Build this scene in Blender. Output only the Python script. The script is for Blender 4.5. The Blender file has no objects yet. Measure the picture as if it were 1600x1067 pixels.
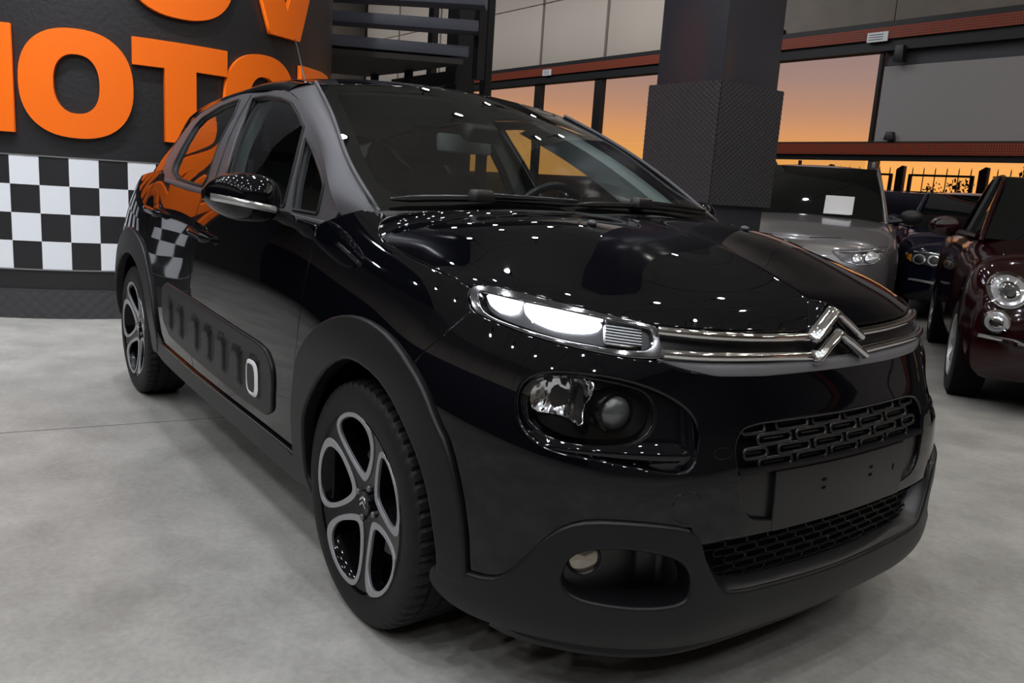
import bpy, bmesh, math, random
import numpy as np
from mathutils import Vector, Matrix, Euler
from mathutils.geometry import delaunay_2d_cdt
random.seed(4); rng=np.random.default_rng(4)
sc=bpy.context.scene; C=sc.collection
# ------------------------------------------------------------------ camera
cam=bpy.data.cameras.new('camera'); camo=bpy.data.objects.new('camera',cam); C.objects.link(camo); sc.camera=camo
cam.sensor_width=36; cam.lens=1283.4*36/1600; cam.clip_start=.05; cam.clip_end=400
_y,_p,_r=[math.radians(a) for a in (143.28,10.72,-3.80)]
_f=Vector((math.cos(_y)*math.cos(_p),math.sin(_y)*math.cos(_p),-math.sin(_p))); _rt=Vector((math.sin(_y),-math.cos(_y),0)); _d=_f.cross(_rt)
_r2=_rt*math.cos(_r)+_d*math.sin(_r); _u2=-(-_rt*math.sin(_r)+_d*math.cos(_r))
camo.matrix_world=Matrix(((_r2.x,_u2.x,-_f.x,1.811),(_r2.y,_u2.y,-_f.y,-1.734),(_r2.z,_u2.z,-_f.z,1.143),(0,0,0,1)))
# ------------------------------------------------------------------ sky, exposure
sc.view_settings.view_transform='Standard'; sc.view_settings.look='None'; sc.view_settings.gamma=1; sc.view_settings.exposure=0
try: sc.view_settings.use_curve_mapping=False
except Exception: pass
sc.cycles.use_denoising=True; sc.cycles.max_bounces=10; sc.cycles.glossy_bounces=5; sc.cycles.diffuse_bounces=3; sc.cycles.transparent_max_bounces=24; sc.cycles.sample_clamp_indirect=6; sc.cycles.caustics_reflective=False; sc.cycles.caustics_refractive=False
w=bpy.data.worlds.new('dusk'); sc.world=w; w.use_nodes=True; nt=w.node_tree; nt.nodes.clear()
_o=nt.nodes.new('ShaderNodeOutputWorld'); _b=nt.nodes.new('ShaderNodeBackground'); _cr=nt.nodes.new('ShaderNodeValToRGB'); _sx=nt.nodes.new('ShaderNodeSeparateXYZ'); _tc=nt.nodes.new('ShaderNodeTexCoord')
nt.links.new(_tc.outputs['Generated'],_sx.inputs[0]); nt.links.new(_sx.outputs['Z'],_cr.inputs[0]); nt.links.new(_cr.outputs[0],_b.inputs[0]); nt.links.new(_b.outputs[0],_o.inputs[0])
_e=_cr.color_ramp; _e.elements[0].position=0.0; _e.elements[0].color=(.95,.40,.085,1); _e.elements[1].position=1; _e.elements[1].color=(.02,.022,.04,1)
for pp,cc in ((.045,(1.0,.44,.105,1)),(.075,(.86,.38,.15,1)),(.10,(.64,.32,.19,1)),(.135,(.46,.28,.225,1)),(.18,(.35,.25,.245,1)),(.30,(.16,.14,.18,1))):
    q=_e.elements.new(pp); q.color=cc
_b.inputs[1].default_value=1.0
# ------------------------------------------------------------------ lamps under the roof
LAMPS=[]
for i,x in enumerate((-9.8,-8.1,-6.4,-4.7,-3.0,-1.3,.4,2.1,3.8,5.5)):
    for j,y in enumerate((-6.4,-4.5,-2.6,-.7,1.2,3.1,5.0,6.9)):
        LAMPS.append((x+.25*((j%2)*2-1),y+.12*((i*7+j*3)%5-2),5.9))
TILT={}
for x in (-20,-17.3,-14.5,-12,-9.5,-7.2): LAMPS.append((x,5.6,5.9)); TILT[len(LAMPS)-1]=(math.radians(58),0,0)      # aimed at the upper back wall
for y in (-3.2,-1.9,-.6): LAMPS.append((-2.9,y,5.9)); TILT[len(LAMPS)-1]=(0,math.radians(38),0)          # extra spots added to brighten the letters
for i,(x,y,z) in enumerate(LAMPS):
    l=bpy.data.lights.new('spot_lamp_light','AREA'); l.shape='DISK'; l.size=.12; l.energy=10.0*(1.75 if y<-.5 else .8)*(1.25 if x>0 else 1); l.spread=math.radians(170)
    if i in TILT: l.energy=17 if TILT[i][0] else 42; l.spread=math.radians(120)
    l.color=(.93,.95,1.0) if (x<-2 or y<1) else (1.0,.93,.84)
    o=bpy.data.objects.new('spot_lamp_light',l); R_=Euler(TILT.get(i,(0,0,0))); o.rotation_euler=R_; o.location=Vector((x,y,z))+R_.to_matrix()@Vector((0,0,-.245)); C.objects.link(o)
# ------------------------------------------------------------------ materials
def mat(name,base,rough=.5,metal=0.,spec=.5,coat=0.,emit=None,es=0.,bump=None,var=None,aniso=0):
    m=bpy.data.materials.new(name); m.use_nodes=True; t=m.node_tree; b=t.nodes['Principled BSDF']
    b.inputs['Base Color'].default_value=(*base,1); b.inputs['Roughness'].default_value=rough; b.inputs['Metallic'].default_value=metal
    b.inputs['Specular IOR Level'].default_value=spec; b.inputs['Coat Weight'].default_value=coat; b.inputs['Coat Roughness'].default_value=.02
    if emit: b.inputs['Emission Color'].default_value=(*emit,1); b.inputs['Emission Strength'].default_value=es
    tc=None
    if bump or var:
        tc=t.nodes.new('ShaderNodeTexCoord')
    if var:   # (scale, other colour, detail, amount)
        n=t.nodes.new('ShaderNodeTexNoise'); n.inputs['Scale'].default_value=var[0]; n.inputs['Detail'].default_value=var[2] if len(var)>2 else 5
        t.links.new(tc.outputs['Object'],n.inputs['Vector']); r=t.nodes.new('ShaderNodeValToRGB'); r.color_ramp.elements[0].position=.33; r.color_ramp.elements[1].position=.68
        r.color_ramp.elements[0].color=(*base,1); r.color_ramp.elements[1].color=(*var[1],1); t.links.new(n.outputs['Fac'],r.inputs[0]); t.links.new(r.outputs[0],b.inputs['Base Color'])
    if bump:
        n=t.nodes.new('ShaderNodeTexNoise'); n.inputs['Scale'].default_value=bump[0]; n.inputs['Detail'].default_value=4
        t.links.new(tc.outputs['Object'],n.inputs['Vector']); k=t.nodes.new('ShaderNodeBump'); k.inputs['Strength'].default_value=bump[1]; k.inputs['Distance'].default_value=.01
        t.links.new(n.outputs['Fac'],k.inputs['Height']); t.links.new(k.outputs[0],b.inputs['Normal'])
    return m
def glassmat(name,tint,rough=.0,f0=1.5,refl=1.0):
    m=bpy.data.materials.new(name); m.use_nodes=True; t=m.node_tree; t.nodes.clear()
    o=t.nodes.new('ShaderNodeOutputMaterial'); mx=t.nodes.new('ShaderNodeMixShader'); tr=t.nodes.new('ShaderNodeBsdfTransparent'); gl=t.nodes.new('ShaderNodeBsdfGlossy'); fr=t.nodes.new('ShaderNodeFresnel')
    tr.inputs[0].default_value=(*tint,1); gl.inputs['Roughness'].default_value=rough; gl.inputs['Color'].default_value=(refl,refl,refl,1); g=t.nodes.new('ShaderNodeNewGeometry'); k=t.nodes.new('ShaderNodeMath'); k.operation='MULTIPLY_ADD'; k.inputs[1].default_value=1/f0-f0; k.inputs[2].default_value=f0
    t.links.new(g.outputs['Backfacing'],k.inputs[0]); t.links.new(k.outputs[0],fr.inputs[0])   # same Fresnel seen from either side of the sheet
    t.links.new(fr.outputs[0],mx.inputs[0]); t.links.new(tr.outputs[0],mx.inputs[1]); t.links.new(gl.outputs[0],mx.inputs[2]); t.links.new(mx.outputs[0],o.inputs[0]); return m
PAINT=mat('black_paint',(.0019,.0021,.0036),.02,0,.5)
SATIN=mat('satin_black_plastic',(.007,.007,.008),.32,0,.5)
SATG=mat('satin_grey_trim',(.095,.095,.105),.42,.3,.5)
MATTE=mat('matte_black_plastic',(.0055,.0055,.0065),.42,0,.35,bump=(900,.08))
DARK=mat('dark_cavity',(.004,.004,.004),.9,0,.1)
RUB=mat('tyre_rubber',(.007,.007,.0075),.6,0,.3,bump=(300,.1))
SEAL=mat('rubber_seal',(.008,.008,.009),.5,0,.3)
CHROME=mat('chrome',(.75,.75,.76),.07,1)
DCHR=mat('dark_chrome',(.22,.22,.23),.09,1)
SILVER=mat('machined_silver',(.42,.43,.45),.38,.7)
GLOSS=mat('gloss_black_rim',(.003,.003,.0035),.08,0,.22)
STEEL=mat('brake_steel',(.22,.22,.23),.4,.9)
WHITE=mat('white_lacquer',(.85,.86,.88),.35)
LED=mat('white_led',(1,1,1),.4,emit=(.86,.90,1.0),es=14)
REFL=mat('lamp_reflector',(.8,.8,.82),.10,1)
AMBER=mat('amber_lens',(.55,.20,.03),.2,0,.5)
REDL=mat('red_lens',(.35,.01,.01),.12,0,.5,.5)
GLASS=glassmat('clear_glass',(.74,.80,.78),0,1.85); TINT=glassmat('tinted_glass',(.42,.47,.46),0,1.8); LENS=glassmat('lamp_lens',(.93,.94,.95),0,1.45)
MIRG=mat('mirror_glass',(.8,.8,.8),.02,1)
FABR=mat('grey_seat_fabric',(.05,.05,.053),.9,0,.2,bump=(400,.3))
DASH=mat('grey_dashboard',(.17,.19,.19),.6,0,.3,bump=(500,.1))
LIN=mat('pale_headliner',(.42,.46,.45),.9,0,.1)
# ------------------------------------------------------------------ mesh helpers
def tag(o,label=None,cat=None,group=None,kind=None):
    if label: o['label']=label
    if cat: o['category']=cat
    if group: o['group']=group
    if kind: o['kind']=kind
    return o
def thing(name,label,cat,loc=(0,0,0),rz=0.,group=None):
    o=bpy.data.objects.new(name,None); C.objects.link(o); o.location=loc; o.rotation_euler=(0,0,rz); o.empty_display_size=.1
    return tag(o,label,cat,group)
def link(name,me,m,parent=None,loc=None,rot=None):
    o=bpy.data.objects.new(name,me); C.objects.link(o)
    if m and not me.materials: me.materials.append(m)
    if parent: o.parent=parent
    if loc is not None: o.location=loc
    if rot is not None: o.rotation_euler=rot
    return o
class MB:
    def __init__(s): s.v=[]; s.f=[]; s.n=0
    def add(s,v,f):
        v=[tuple(map(float,p)) for p in v]; k=len(s.v); s.v+=v; s.f+=[tuple(i+k for i in q) for q in f]; return s
    def box(s,c,d,R=None,taper=1.):
        x,y,z=[a/2 for a in d]; P=[(-x,-y,-z),(x,-y,-z),(x,y,-z),(-x,y,-z),(-x*taper,-y*taper,z),(x*taper,-y*taper,z),(x*taper,y*taper,z),(-x*taper,y*taper,z)]
        if R is not None: P=[R@Vector(p) for p in P]
        return s.add([(p[0]+c[0],p[1]+c[1],p[2]+c[2]) for p in P],[(3,2,1,0),(4,5,6,7),(0,1,5,4),(1,2,6,5),(2,3,7,6),(3,0,4,7)])
    def prism(s,poly,fn,d0,d1):
        """2D outline, fn(u,v,d)->3D"""
        n=len(poly); v=[fn(a,b,d0) for a,b in poly]+[fn(a,b,d1) for a,b in poly]
        return s.add(v,[tuple(range(n))[::-1],tuple(range(n,2*n))]+[(i,(i+1)%n,n+(i+1)%n,n+i) for i in range(n)])
    def loft(s,rings,closed=True,caps=True,ring_closed=True):
        n=len(rings[0]); m=len(rings); v=[p for r in rings for p in r]; f=[]
        for i in range(m-1):
            for j in range(n if ring_closed else n-1):
                a=i*n+j; b=i*n+(j+1)%n; f.append((a,b,b+n,a+n))
        if caps and ring_closed: f+=[tuple(range(n))[::-1],tuple(range((m-1)*n,m*n))]
        return s.add(v,f)
    def lathe(s,prof,seg=48,axis='y',c=(0,0,0)):
        rings=[]
        for k in range(seg):
            a=2*math.pi*k/seg; ca,sa=math.cos(a),math.sin(a)
            for r,h in prof:
                p={'y':(r*ca,h,r*sa),'z':(r*ca,r*sa,h),'x':(h,r*ca,r*sa)}[axis]; rings.append((p[0]+c[0],p[1]+c[1],p[2]+c[2]))
        m=len(prof); f=[]
        for k in range(seg):
            for j in range(m-1):
                a=k*m+j; b=((k+1)%seg)*m+j; f.append((a,a+1,b+1,b))
        return s.add(rings,f)
    def tube(s,pts,r,n=8,close=False):
        pts=[Vector(p) for p in pts]; rings=[]; N=len(pts); up=None
        for i,p in enumerate(pts):
            if close: t=(pts[(i+1)%N]-pts[i-1]).normalized()
            else: t=(pts[min(i+1,N-1)]-pts[max(i-1,0)]).normalized()
            if up is None: up=t.orthogonal().normalized()
            up=(up-t*up.dot(t)).normalized(); b=t.cross(up); rr=r[i] if hasattr(r,'__len__') else r
            rings.append([p+(up*math.cos(2*math.pi*k/n)+b*math.sin(2*math.pi*k/n))*rr for k in range(n)])
        if close: rings.append(rings[0]); return s.loft(rings,caps=False)
        return s.loft(rings)
    def ball(s,c,r,seg=16,rg=10):
        rx,ry,rz=(r if hasattr(r,'__len__') else (r,r,r)); v=[];f=[]
        for i in range(rg+1):
            t=math.pi*i/rg
            for k in range(seg):
                a=2*math.pi*k/seg; v.append((c[0]+rx*math.sin(t)*math.cos(a),c[1]+ry*math.sin(t)*math.sin(a),c[2]+rz*math.cos(t)))
        for i in range(rg):
            for k in range(seg): a=i*seg+k; b=i*seg+(k+1)%seg; f.append((a,a+seg,b+seg,b))
        return s.add(v,f)
    def grid(s,P,wrap=False):
        n,m=P.shape[:2]; f=[(i*m+j,(i+1)*m+j,(i+1)*m+j+1,i*m+j+1) for i in range(n-1) for j in range(m-1)]
        return s.add(P.reshape(-1,3).tolist(),f)
    def mesh(s,name,sharp=40,bevel=0,merge=True):
        me=bpy.data.meshes.new(name); me.from_pydata(s.v,[],s.f)
        bm=bmesh.new(); bm.from_mesh(me)
        if merge: bmesh.ops.remove_doubles(bm,verts=bm.verts,dist=1e-5)
        bmesh.ops.recalc_face_normals(bm,faces=bm.faces)
        if bevel:
            ed=[e for e in bm.edges if len(e.link_faces)==2 and e.calc_face_angle(0)>.6]
            bmesh.ops.bevel(bm,geom=ed,offset=bevel,segments=2,affect='EDGES',profile=.5,clamp_overlap=True)
        bm.to_mesh(me); bm.free()
        me.polygons.foreach_set('use_smooth',[True]*len(me.polygons)); me.set_sharp_from_angle(angle=math.radians(sharp)); me.update(); return me
    def build(s,name,m,parent=None,sharp=40,bevel=0,loc=None,rot=None,mirror=False):
        me=s.mesh(name,sharp,bevel); o=link(name,me,m,parent,loc,rot)
        if mirror:
            me2=me.copy(); me2.transform(Matrix.Scale(-1,4,(0,1,0))); me2.flip_normals(); o2=link(name,me2,m,parent,loc,rot); return o,o2
        return o
def pip(poly,q):
    poly=np.asarray(poly); x,y=q[:,0],q[:,1]; r=np.zeros(len(q),bool); n=len(poly)
    for i in range(n):
        x1,y1=poly[i]; x2,y2=poly[(i+1)%n]
        if y1==y2: continue
        c=((y1>y)!=(y2>y))&(x<(x2-x1)*(y-y1)/(y2-y1)+x1); r^=c
    return r
def chaikin(poly,n=2,closed=True):
    p=[tuple(a) for a in poly]
    for _ in range(n):
        o=[]
        for i in range(len(p) if closed else len(p)-1):
            a,b=p[i],p[(i+1)%len(p)]; o+=[tuple(.75*u+.25*v for u,v in zip(a,b)),tuple(.25*u+.75*v for u,v in zip(a,b))]
        p=o if closed else [p[0]]+o+[p[-1]]
    return p
def dense(poly,step):
    o=[];n=len(poly)
    for i in range(n):
        a=np.array(poly[i],float);b=np.array(poly[(i+1)%n],float);L=np.hypot(*(b-a))
        if L<1e-5: continue
        k=max(1,int(math.ceil(L/step)));o+=[tuple(a+(b-a)*j/k) for j in range(k)]
    return o
def fillet(poly,r=.012,n=3):
    o=[];N=len(poly)
    for i in range(N):
        a,b,c=[np.array(poly[k%N],float) for k in (i-1,i,i+1)]
        l1,l2=np.linalg.norm(a-b),np.linalg.norm(c-b)
        if l1<1e-6 or l2<1e-6: continue
        d=min(r,.45*l1,.45*l2); p0=b+(a-b)/l1*d; p1=b+(c-b)/l2*d
        for k in range(n+1):
            t=k/n; o.append(tuple((1-t)**2*p0+2*t*(1-t)*b+t*t*p1))
    return o
def area2(p): p=np.asarray(p); return .5*np.sum(p[:,0]*np.roll(p[:,1],-1)-np.roll(p[:,0],-1)*p[:,1])
def shrink(poly,d):
    """move a closed outline inwards by d"""
    p=np.asarray(poly,float); t=np.roll(p,-1,0)-np.roll(p,1,0); t/=np.linalg.norm(t,axis=1)[:,None]+1e-9
    n=np.c_[t[:,1],-t[:,0]]*np.sign(area2(p)); return [tuple(a) for a in p-n*d]
def sym(half): return list(half)+[(-a,b) for a,b in reversed(half) if abs(a)>1e-6]
def frame(f,uv,off):
    uv=np.asarray(uv,float);h=1e-3;u,v=uv[:,0],uv[:,1];P=f(u,v,off);a=(f(u+h,v,off)-f(u-h,v,off))/(2*h);b=(f(u,v+h,off)-f(u,v-h,off))/(2*h);N=np.cross(a,b);N/=np.linalg.norm(N,axis=1)[:,None]+1e-12
    return P,a,b,N
def patch(name,poly,f,m,parent=None,holes=(),off=0.,step=.025,rim=.004,depth=.014,mirror=False,sharp=None,gap=.0022,ref=None):
    poly=dense(shrink(dense(poly,step),gap) if gap else poly,step); holes=[dense(h,step*.6) for h in holes]
    lo=np.min(poly,0); hi=np.max(poly,0); gx,gy=np.meshgrid(np.arange(lo[0]+step*.5,hi[0],step),np.arange(lo[1]+step*.5,hi[1],step),indexing='ij')
    g=np.c_[gx.ravel(),gy.ravel()]; g=g[pip(poly,g)]
    B=np.array(poly+[q for h in holes for q in h])
    for h in holes: g=g[~pip(h,g)]
    if len(g):
        keep=np.ones(len(g),bool)
        for i in range(0,len(B),200):
            keep&=(((g[:,None]-B[None,i:i+200])**2).sum(-1).min(1)>(.45*step)**2)
        g=g[keep]
    V=[Vector(p) for p in poly]; E=[(i,(i+1)%len(poly)) for i in range(len(poly))]
    for h in holes:
        k=len(V); V+=[Vector(p) for p in h]; E+=[(k+i,k+(i+1)%len(h)) for i in range(len(h))]
    V+=[Vector(p) for p in g]
    ov,oe,of,*_=delaunay_2d_cdt(V,E,[],0,1e-7)
    uv=np.array([(p[0],p[1]) for p in ov]); F=np.array([t for t in of if len(t)==3]); c=uv[F].mean(1); k=pip(poly,c)
    for h in holes: k&=~pip(h,c)
    F=F[k]; P,a,b,N=frame(f,uv,off)
    ctr=np.array(ref if ref is not None else (P[:,0].mean()*.9,0,.55)); s=np.sign(((P-ctr)*N).sum(-1).mean()) or 1.
    verts=[P];norms=[N*s]; faces=[tuple(t) if s>0 else tuple(t[::-1]) for t in F.tolist()]; base=len(P)
    for loop,hole in [(poly,0)]+[(h,1) for h in holes]:
        L=np.array(loop); n=len(L); Pl,al,bl,Nl=frame(f,L,off); Nl=Nl*s
        t2=np.roll(L,-1,0)-np.roll(L,1,0); t2/=np.linalg.norm(t2,axis=1)[:,None]+1e-12; n2=np.c_[t2[:,1],-t2[:,0]]*np.sign(area2(L))
        if hole: n2=-n2
        T=al*n2[:,:1]+bl*n2[:,1:]; tt=al*t2[:,:1]+bl*t2[:,1:]; tt/=np.linalg.norm(tt,axis=1)[:,None]+1e-12
        T-=Nl*(T*Nl).sum(-1)[:,None]; T-=tt*(T*tt).sum(-1)[:,None]; T/=np.linalg.norm(T,axis=1)[:,None]+1e-12
        rows=[]
        for th in (0,30,60,90):
            th=math.radians(th); rows.append((Pl+T*rim*math.sin(th)-Nl*rim*(1-math.cos(th)),Nl*math.cos(th)+T*math.sin(th)))
        rows.append((rows[-1][0]-Nl*depth,T))
        for q,nn in rows: verts.append(q);norms.append(nn)
        orient=(np.sign(area2(L))*s>0)!=bool(hole)
        for r in range(len(rows)-1):
            for i in range(n):
                j=(i+1)%n; A=base+r*n+i;Bq=base+r*n+j; fc=(A,A+n,Bq+n,Bq); faces.append(fc if orient else fc[::-1])
        base+=n*len(rows)
    VV=np.vstack(verts);NN=np.vstack(norms); out=[]
    for mir in ((0,1) if mirror else (0,)):
        v=VV.copy();nn=NN.copy();ff=faces
        if mir: v[:,1]*=-1;nn[:,1]*=-1;ff=[t[::-1] for t in faces]
        me=bpy.data.meshes.new(name);me.from_pydata(v.tolist(),[],ff);me.polygons.foreach_set('use_smooth',[True]*len(ff));me.normals_split_custom_set_from_vertices(nn.tolist());me.update()
        out.append(link(name,me,m,parent))
    return out if mirror else out[0]
def spath(f,pts,off=0.,n=None):
    """3D points and normals along a polyline given in surface coordinates"""
    p=np.array(pts,float)
    if n:
        d=np.r_[0,np.cumsum(np.hypot(*np.diff(p,axis=0).T))]; t=np.linspace(0,d[-1],n); p=np.c_[np.interp(t,d,p[:,0]),np.interp(t,d,p[:,1])]
    P,a,b,N=frame(f,p,off); s=np.sign(((P-np.array((-.9,0,.55)))*N).sum(-1).mean()); return P,N*s
def sweep(P,N,prof):
    """loft a closed profile [(along surface, out)] along P"""
    P=np.asarray(P);T=np.gradient(P,axis=0);T/=np.linalg.norm(T,axis=1)[:,None];B=np.cross(N,T); r=[]
    for p,n,b in zip(P,N,B): r.append([p+b*u+n*v for u,v in prof])
    return r
def smooth3(pts,n):
    p=np.array(pts,float); d=np.r_[0,np.cumsum(np.linalg.norm(np.diff(p,axis=0),axis=1))]; return nbasis(d,np.linspace(0,d[-1],n))@p
def nbasis(k,x):
    """cardinal natural cubic spline basis of knots k at x -> (len(x),len(k))"""
    k=np.asarray(k,float);x=np.atleast_1d(np.asarray(x,float));n=len(k);h=np.diff(k)
    A=np.eye(n);C=np.zeros((n,n))
    for i in range(1,n-1):
        A[i,i-1]=h[i-1];A[i,i]=2*(h[i-1]+h[i]);A[i,i+1]=h[i]
        C[i,i-1]=6/h[i-1];C[i,i]=-6/h[i-1]-6/h[i];C[i,i+1]=6/h[i]
    M=np.linalg.solve(A,C);j=np.clip(np.searchsorted(k,x)-1,0,n-2);H=h[j]
    a=(k[j+1]-x)/H;b=(x-k[j])/H;I=np.eye(n)
    ac=np.clip(a,-1,2);bc=np.clip(b,-1,2)
    return (a[:,None]*I[j]+b[:,None]*I[j+1]+((ac**3-ac)*H*H/6)[:,None]*M[j]+((bc**3-bc)*H*H/6)[:,None]*M[j+1])
class TPS:
    """thin plate height field through scattered points"""
    def __init__(s,uv,w,lam=1e-6):
        s.p=np.asarray(uv,float);n=len(s.p);K=s.k(s.p)+lam*np.eye(n)
        P=np.c_[np.ones(n),s.p];A=np.block([[K,P],[P.T,np.zeros((3,3))]])
        s.c=np.linalg.solve(A,np.r_[np.asarray(w,float),0,0,0])
    def k(s,q):
        r2=((q[:,None,:]-s.p[None])**2).sum(-1)+1e-12
        return .5*r2*np.log(r2)
    def __call__(s,u,v):
        u=np.asarray(u,float);q=np.c_[u.ravel(),np.asarray(v,float).ravel()]
        return (np.c_[s.k(q),np.ones(len(q)),q]@s.c).reshape(u.shape)
# ---- plan of the widest line, from the nose to the tail (right half) ----
PLAN=[(.826,0),(.816,-.25),(.781,-.48),(.683,-.65),(.54,-.77),(.36,-.838),(.10,-.857),(-.35,-.858),(-1.0,-.862),(-1.6,-.862),(-2.2,-.862),(-2.6,-.868),(-2.95,-.815),(-3.12,-.62),(-3.16,0)]
PL=np.array(PLAN,float)
SK=np.r_[0,np.cumsum(np.hypot(*np.diff(PL,axis=0).T))]
PLS=np.r_[PL[:0:-1]*[1,-1],PL];SKS=np.r_[-SK[:0:-1],SK]   # both halves
ZK=[.14,.22,.30,.38,.46,.54,.60,.66,.72,.78,.84,.90,.96,1.03,1.12]
dC=[.10,.022,.0,.0,.0,.002,.008,.022,.048,.073,.094,.122,.165,.24,.33]
dF2=[.10,.022,.0,.0,.001,.004,.010,.026,.048,.070,.097,.132,.183,.25,.34]
dF3=[.10,.024,.002,.0,.002,.006,.012,.024,.040,.062,.092,.130,.18,.25,.34]
dF4=[.09,.024,.004,.0,.001,.004,.008,.016,.030,.052,.084,.122,.17,.24,.33]
dF5=[.08,.024,.006,.0,.0,.002,.005,.010,.022,.042,.072,.106,.15,.22,.31]
dS6=[.07,.03,.012,.004,.0,.001,.003,.006,.014,.030,.052,.080,.118,.18,.27]
dS7=[.06,.034,.02,.01,.001,.0,.001,.004,.010,.018,.030,.047,.070,.108,.17]
dS8=[.06,.036,.022,.01,.001,.0,.001,.004,.009,.014,.022,.034,.052,.080,.125]
dS10=[.06,.034,.02,.01,.001,.0,.001,.003,.007,.012,.019,.030,.046,.072,.115]
dS11=[.06,.03,.018,.01,.001,.0,.0,.001,.004,.009,.016,.026,.042,.068,.12]
dR=[.09,.05,.03,.012,.002,.0,.004,.012,.024,.04,.058,.08,.105,.14,.19]
DT=np.array([dC,dC,dF2,dF3,dF4,dF5,dS6,dS7,dS8,dS8,dS10,dS11,dR,dR,dR]);DTS=np.r_[DT[:0:-1],DT]
def skin(s,z,off=0.):
    s=np.asarray(s,float);sh=s.shape;s=s.ravel();z=np.broadcast_to(np.asarray(z,float),sh).ravel()
    B=nbasis(SKS,s);e=1e-4;B2=nbasis(SKS,s+e);B0=nbasis(SKS,s-e)
    # mirror the plan about the nose so that it is smooth there
    q=B@PLS;t=(B2-B0)@PLS;t/=np.linalg.norm(t,axis=1)[:,None]+1e-12
    n=np.c_[-t[:,1],t[:,0]]
    n=np.where((n[:,:1]*(q[:,:1]+1.2)+n[:,1:]*q[:,1:])<0,-n,n)
    d=np.einsum('ni,ij,nj->n',B,DTS,nbasis(ZK,z))-off
    return np.c_[q-n*d[:,None],z].reshape(sh+(3,))
def s_at_x(x):
    ss=np.linspace(SK[4],SK[12],800);return np.interp(-np.asarray(x,float),-(nbasis(SKS,ss)@PLS)[:,0],ss)
def s_at_y(y):
    ss=np.linspace(0,SK[4],400);return np.interp(-np.asarray(y,float),-(nbasis(SKS,ss)@PLS)[:,1],ss)

# ---- side of the cabin: half width over (x,z) ----
GP=[(-.15,.95,.79),(-.36,1.03,.750),(-1,1.03,.782),(-1.6,1.03,.782),(-2.2,1.03,.786),(-2.6,1.03,.762),(-2.95,1.03,.665),(-3.1,1.03,.52),
(-.66,1.24,.685),(-.85,1.345,.645),(-1.0,1.42,.602),(-1.3,1.452,.582),(-1.7,1.45,.58),(-2.1,1.415,.575),(-2.5,1.345,.565),(-2.8,1.26,.55),(-3.05,1.15,.49),
(-.68,1.1,.738),(-1,1.2,.722),(-1.6,1.22,.715),(-2.2,1.2,.71),(-2.6,1.17,.68),(-1.4,1.5,.54),(-2.2,1.46,.53),(-.4,1.3,.70),(-2.9,1.4,.45)]
_g=TPS([(a,b) for a,b,c in GP],[c for a,b,c in GP],1e-4)
def side(x,z,off=0.):
    x=np.asarray(x,float);z=np.asarray(z,float)+0*x
    return np.stack([x,-_g(x,z)-off,z],-1)
# ---- roof: height over (x,y) ----
RP=[(-.93,0,1.478),(-.955,.3,1.468),(-1.0,.56,1.444),(-1.15,0,1.511),(-1.15,0.3,1.500),(-1.15,0.56,1.468),(-1.4,0,1.517),(-1.4,.3,1.506),(-1.4,.565,1.468),(-1.8,0,1.508),(-1.8,.3,1.497),(-1.8,.565,1.452),(-2.2,0,1.474),(-2.2,.3,1.463),(-2.2,.56,1.43),(-2.6,0,1.445),(-2.6,.3,1.428),(-2.6,.55,1.376),(-3.0,0,1.38),(-3.0,.3,1.36),(-3.0,.52,1.27)]
_rp=RP+[(a,-b,c) for a,b,c in RP if b];_r=TPS([(a,b) for a,b,c in _rp],[c for a,b,c in _rp],1e-5)
def roof(x,y,off=0.):
    x=np.asarray(x,float);y=np.asarray(y,float)+0*x
    return np.stack([x,y,_r(x,y)+off],-1)
# ---- windscreen: height over (x,y) ----
WP=[(-.93,0,1.476),(-.955,.3,1.466),(-1.0,.56,1.443),(-.13,0,1.078),(-.15,.35,1.075),(-.235,.71,1.07),(-.32,0,1.187),(-.36,.35,1.176),(-.43,.685,1.168),(-.6,0,1.335),(-.63,.35,1.32),(-.68,.63,1.308),(.02,0,.985),(-.02,.4,.985),(-.12,.75,.995)]
_wp=WP+[(a,-b,c) for a,b,c in WP if b];_w=TPS([(a,b) for a,b,c in _wp],[c for a,b,c in _wp],1e-5)
def screen(x,y,off=0.):
    x=np.asarray(x,float);y=np.asarray(y,float)+0*x
    return np.stack([x,y,_w(x,y)+off],-1)
# ---- bonnet: height over (x,y) ----
def _sk(l): return skin(np.array([a for a,b in l]),np.array([b for a,b in l]))
def _sp(pts,par=None):
    p=np.asarray(pts,float)
    if par is None: par=np.r_[0,np.cumsum(np.linalg.norm(np.diff(p,axis=0),axis=1))]; par=par/par[-1]
    return lambda t: nbasis(par,t)@p
_TIP=[(1.0977,.9206)]
_cut=_sk([(1.5651,1.0133),(1.5091,.9848),(1.3707,.9584),(1.1963,.9355),(1.1225,.9236)]+_TIP)
_fro=_sk([(0,.866),(.15,.867),(.3112,.8722),(.45,.878),(.5736,.8840),(.69,.898),(.8095,.9128),(.8723,.9184),(.9709,.9270),(1.0553,.9265)]+_TIP)
_side=_sp(np.vstack([[(-.142,-.722,1.038)],_cut])); _fr=_sp(_fro)
_rear=_sp([(-.02,0,1.076),(-.028,-.2,1.076),(-.046,-.4,1.073),(-.075,-.55,1.066),(-.112,-.66,1.052),(-.142,-.722,1.038)])
_cen=_sp(np.vstack([[(-.02,0,1.076),(.2,0,1.056),(.42,0,1.012),(.6,0,.952),(.69,0,.903)],_fro[:1]]))
BUMP=[.075,.30]
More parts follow.
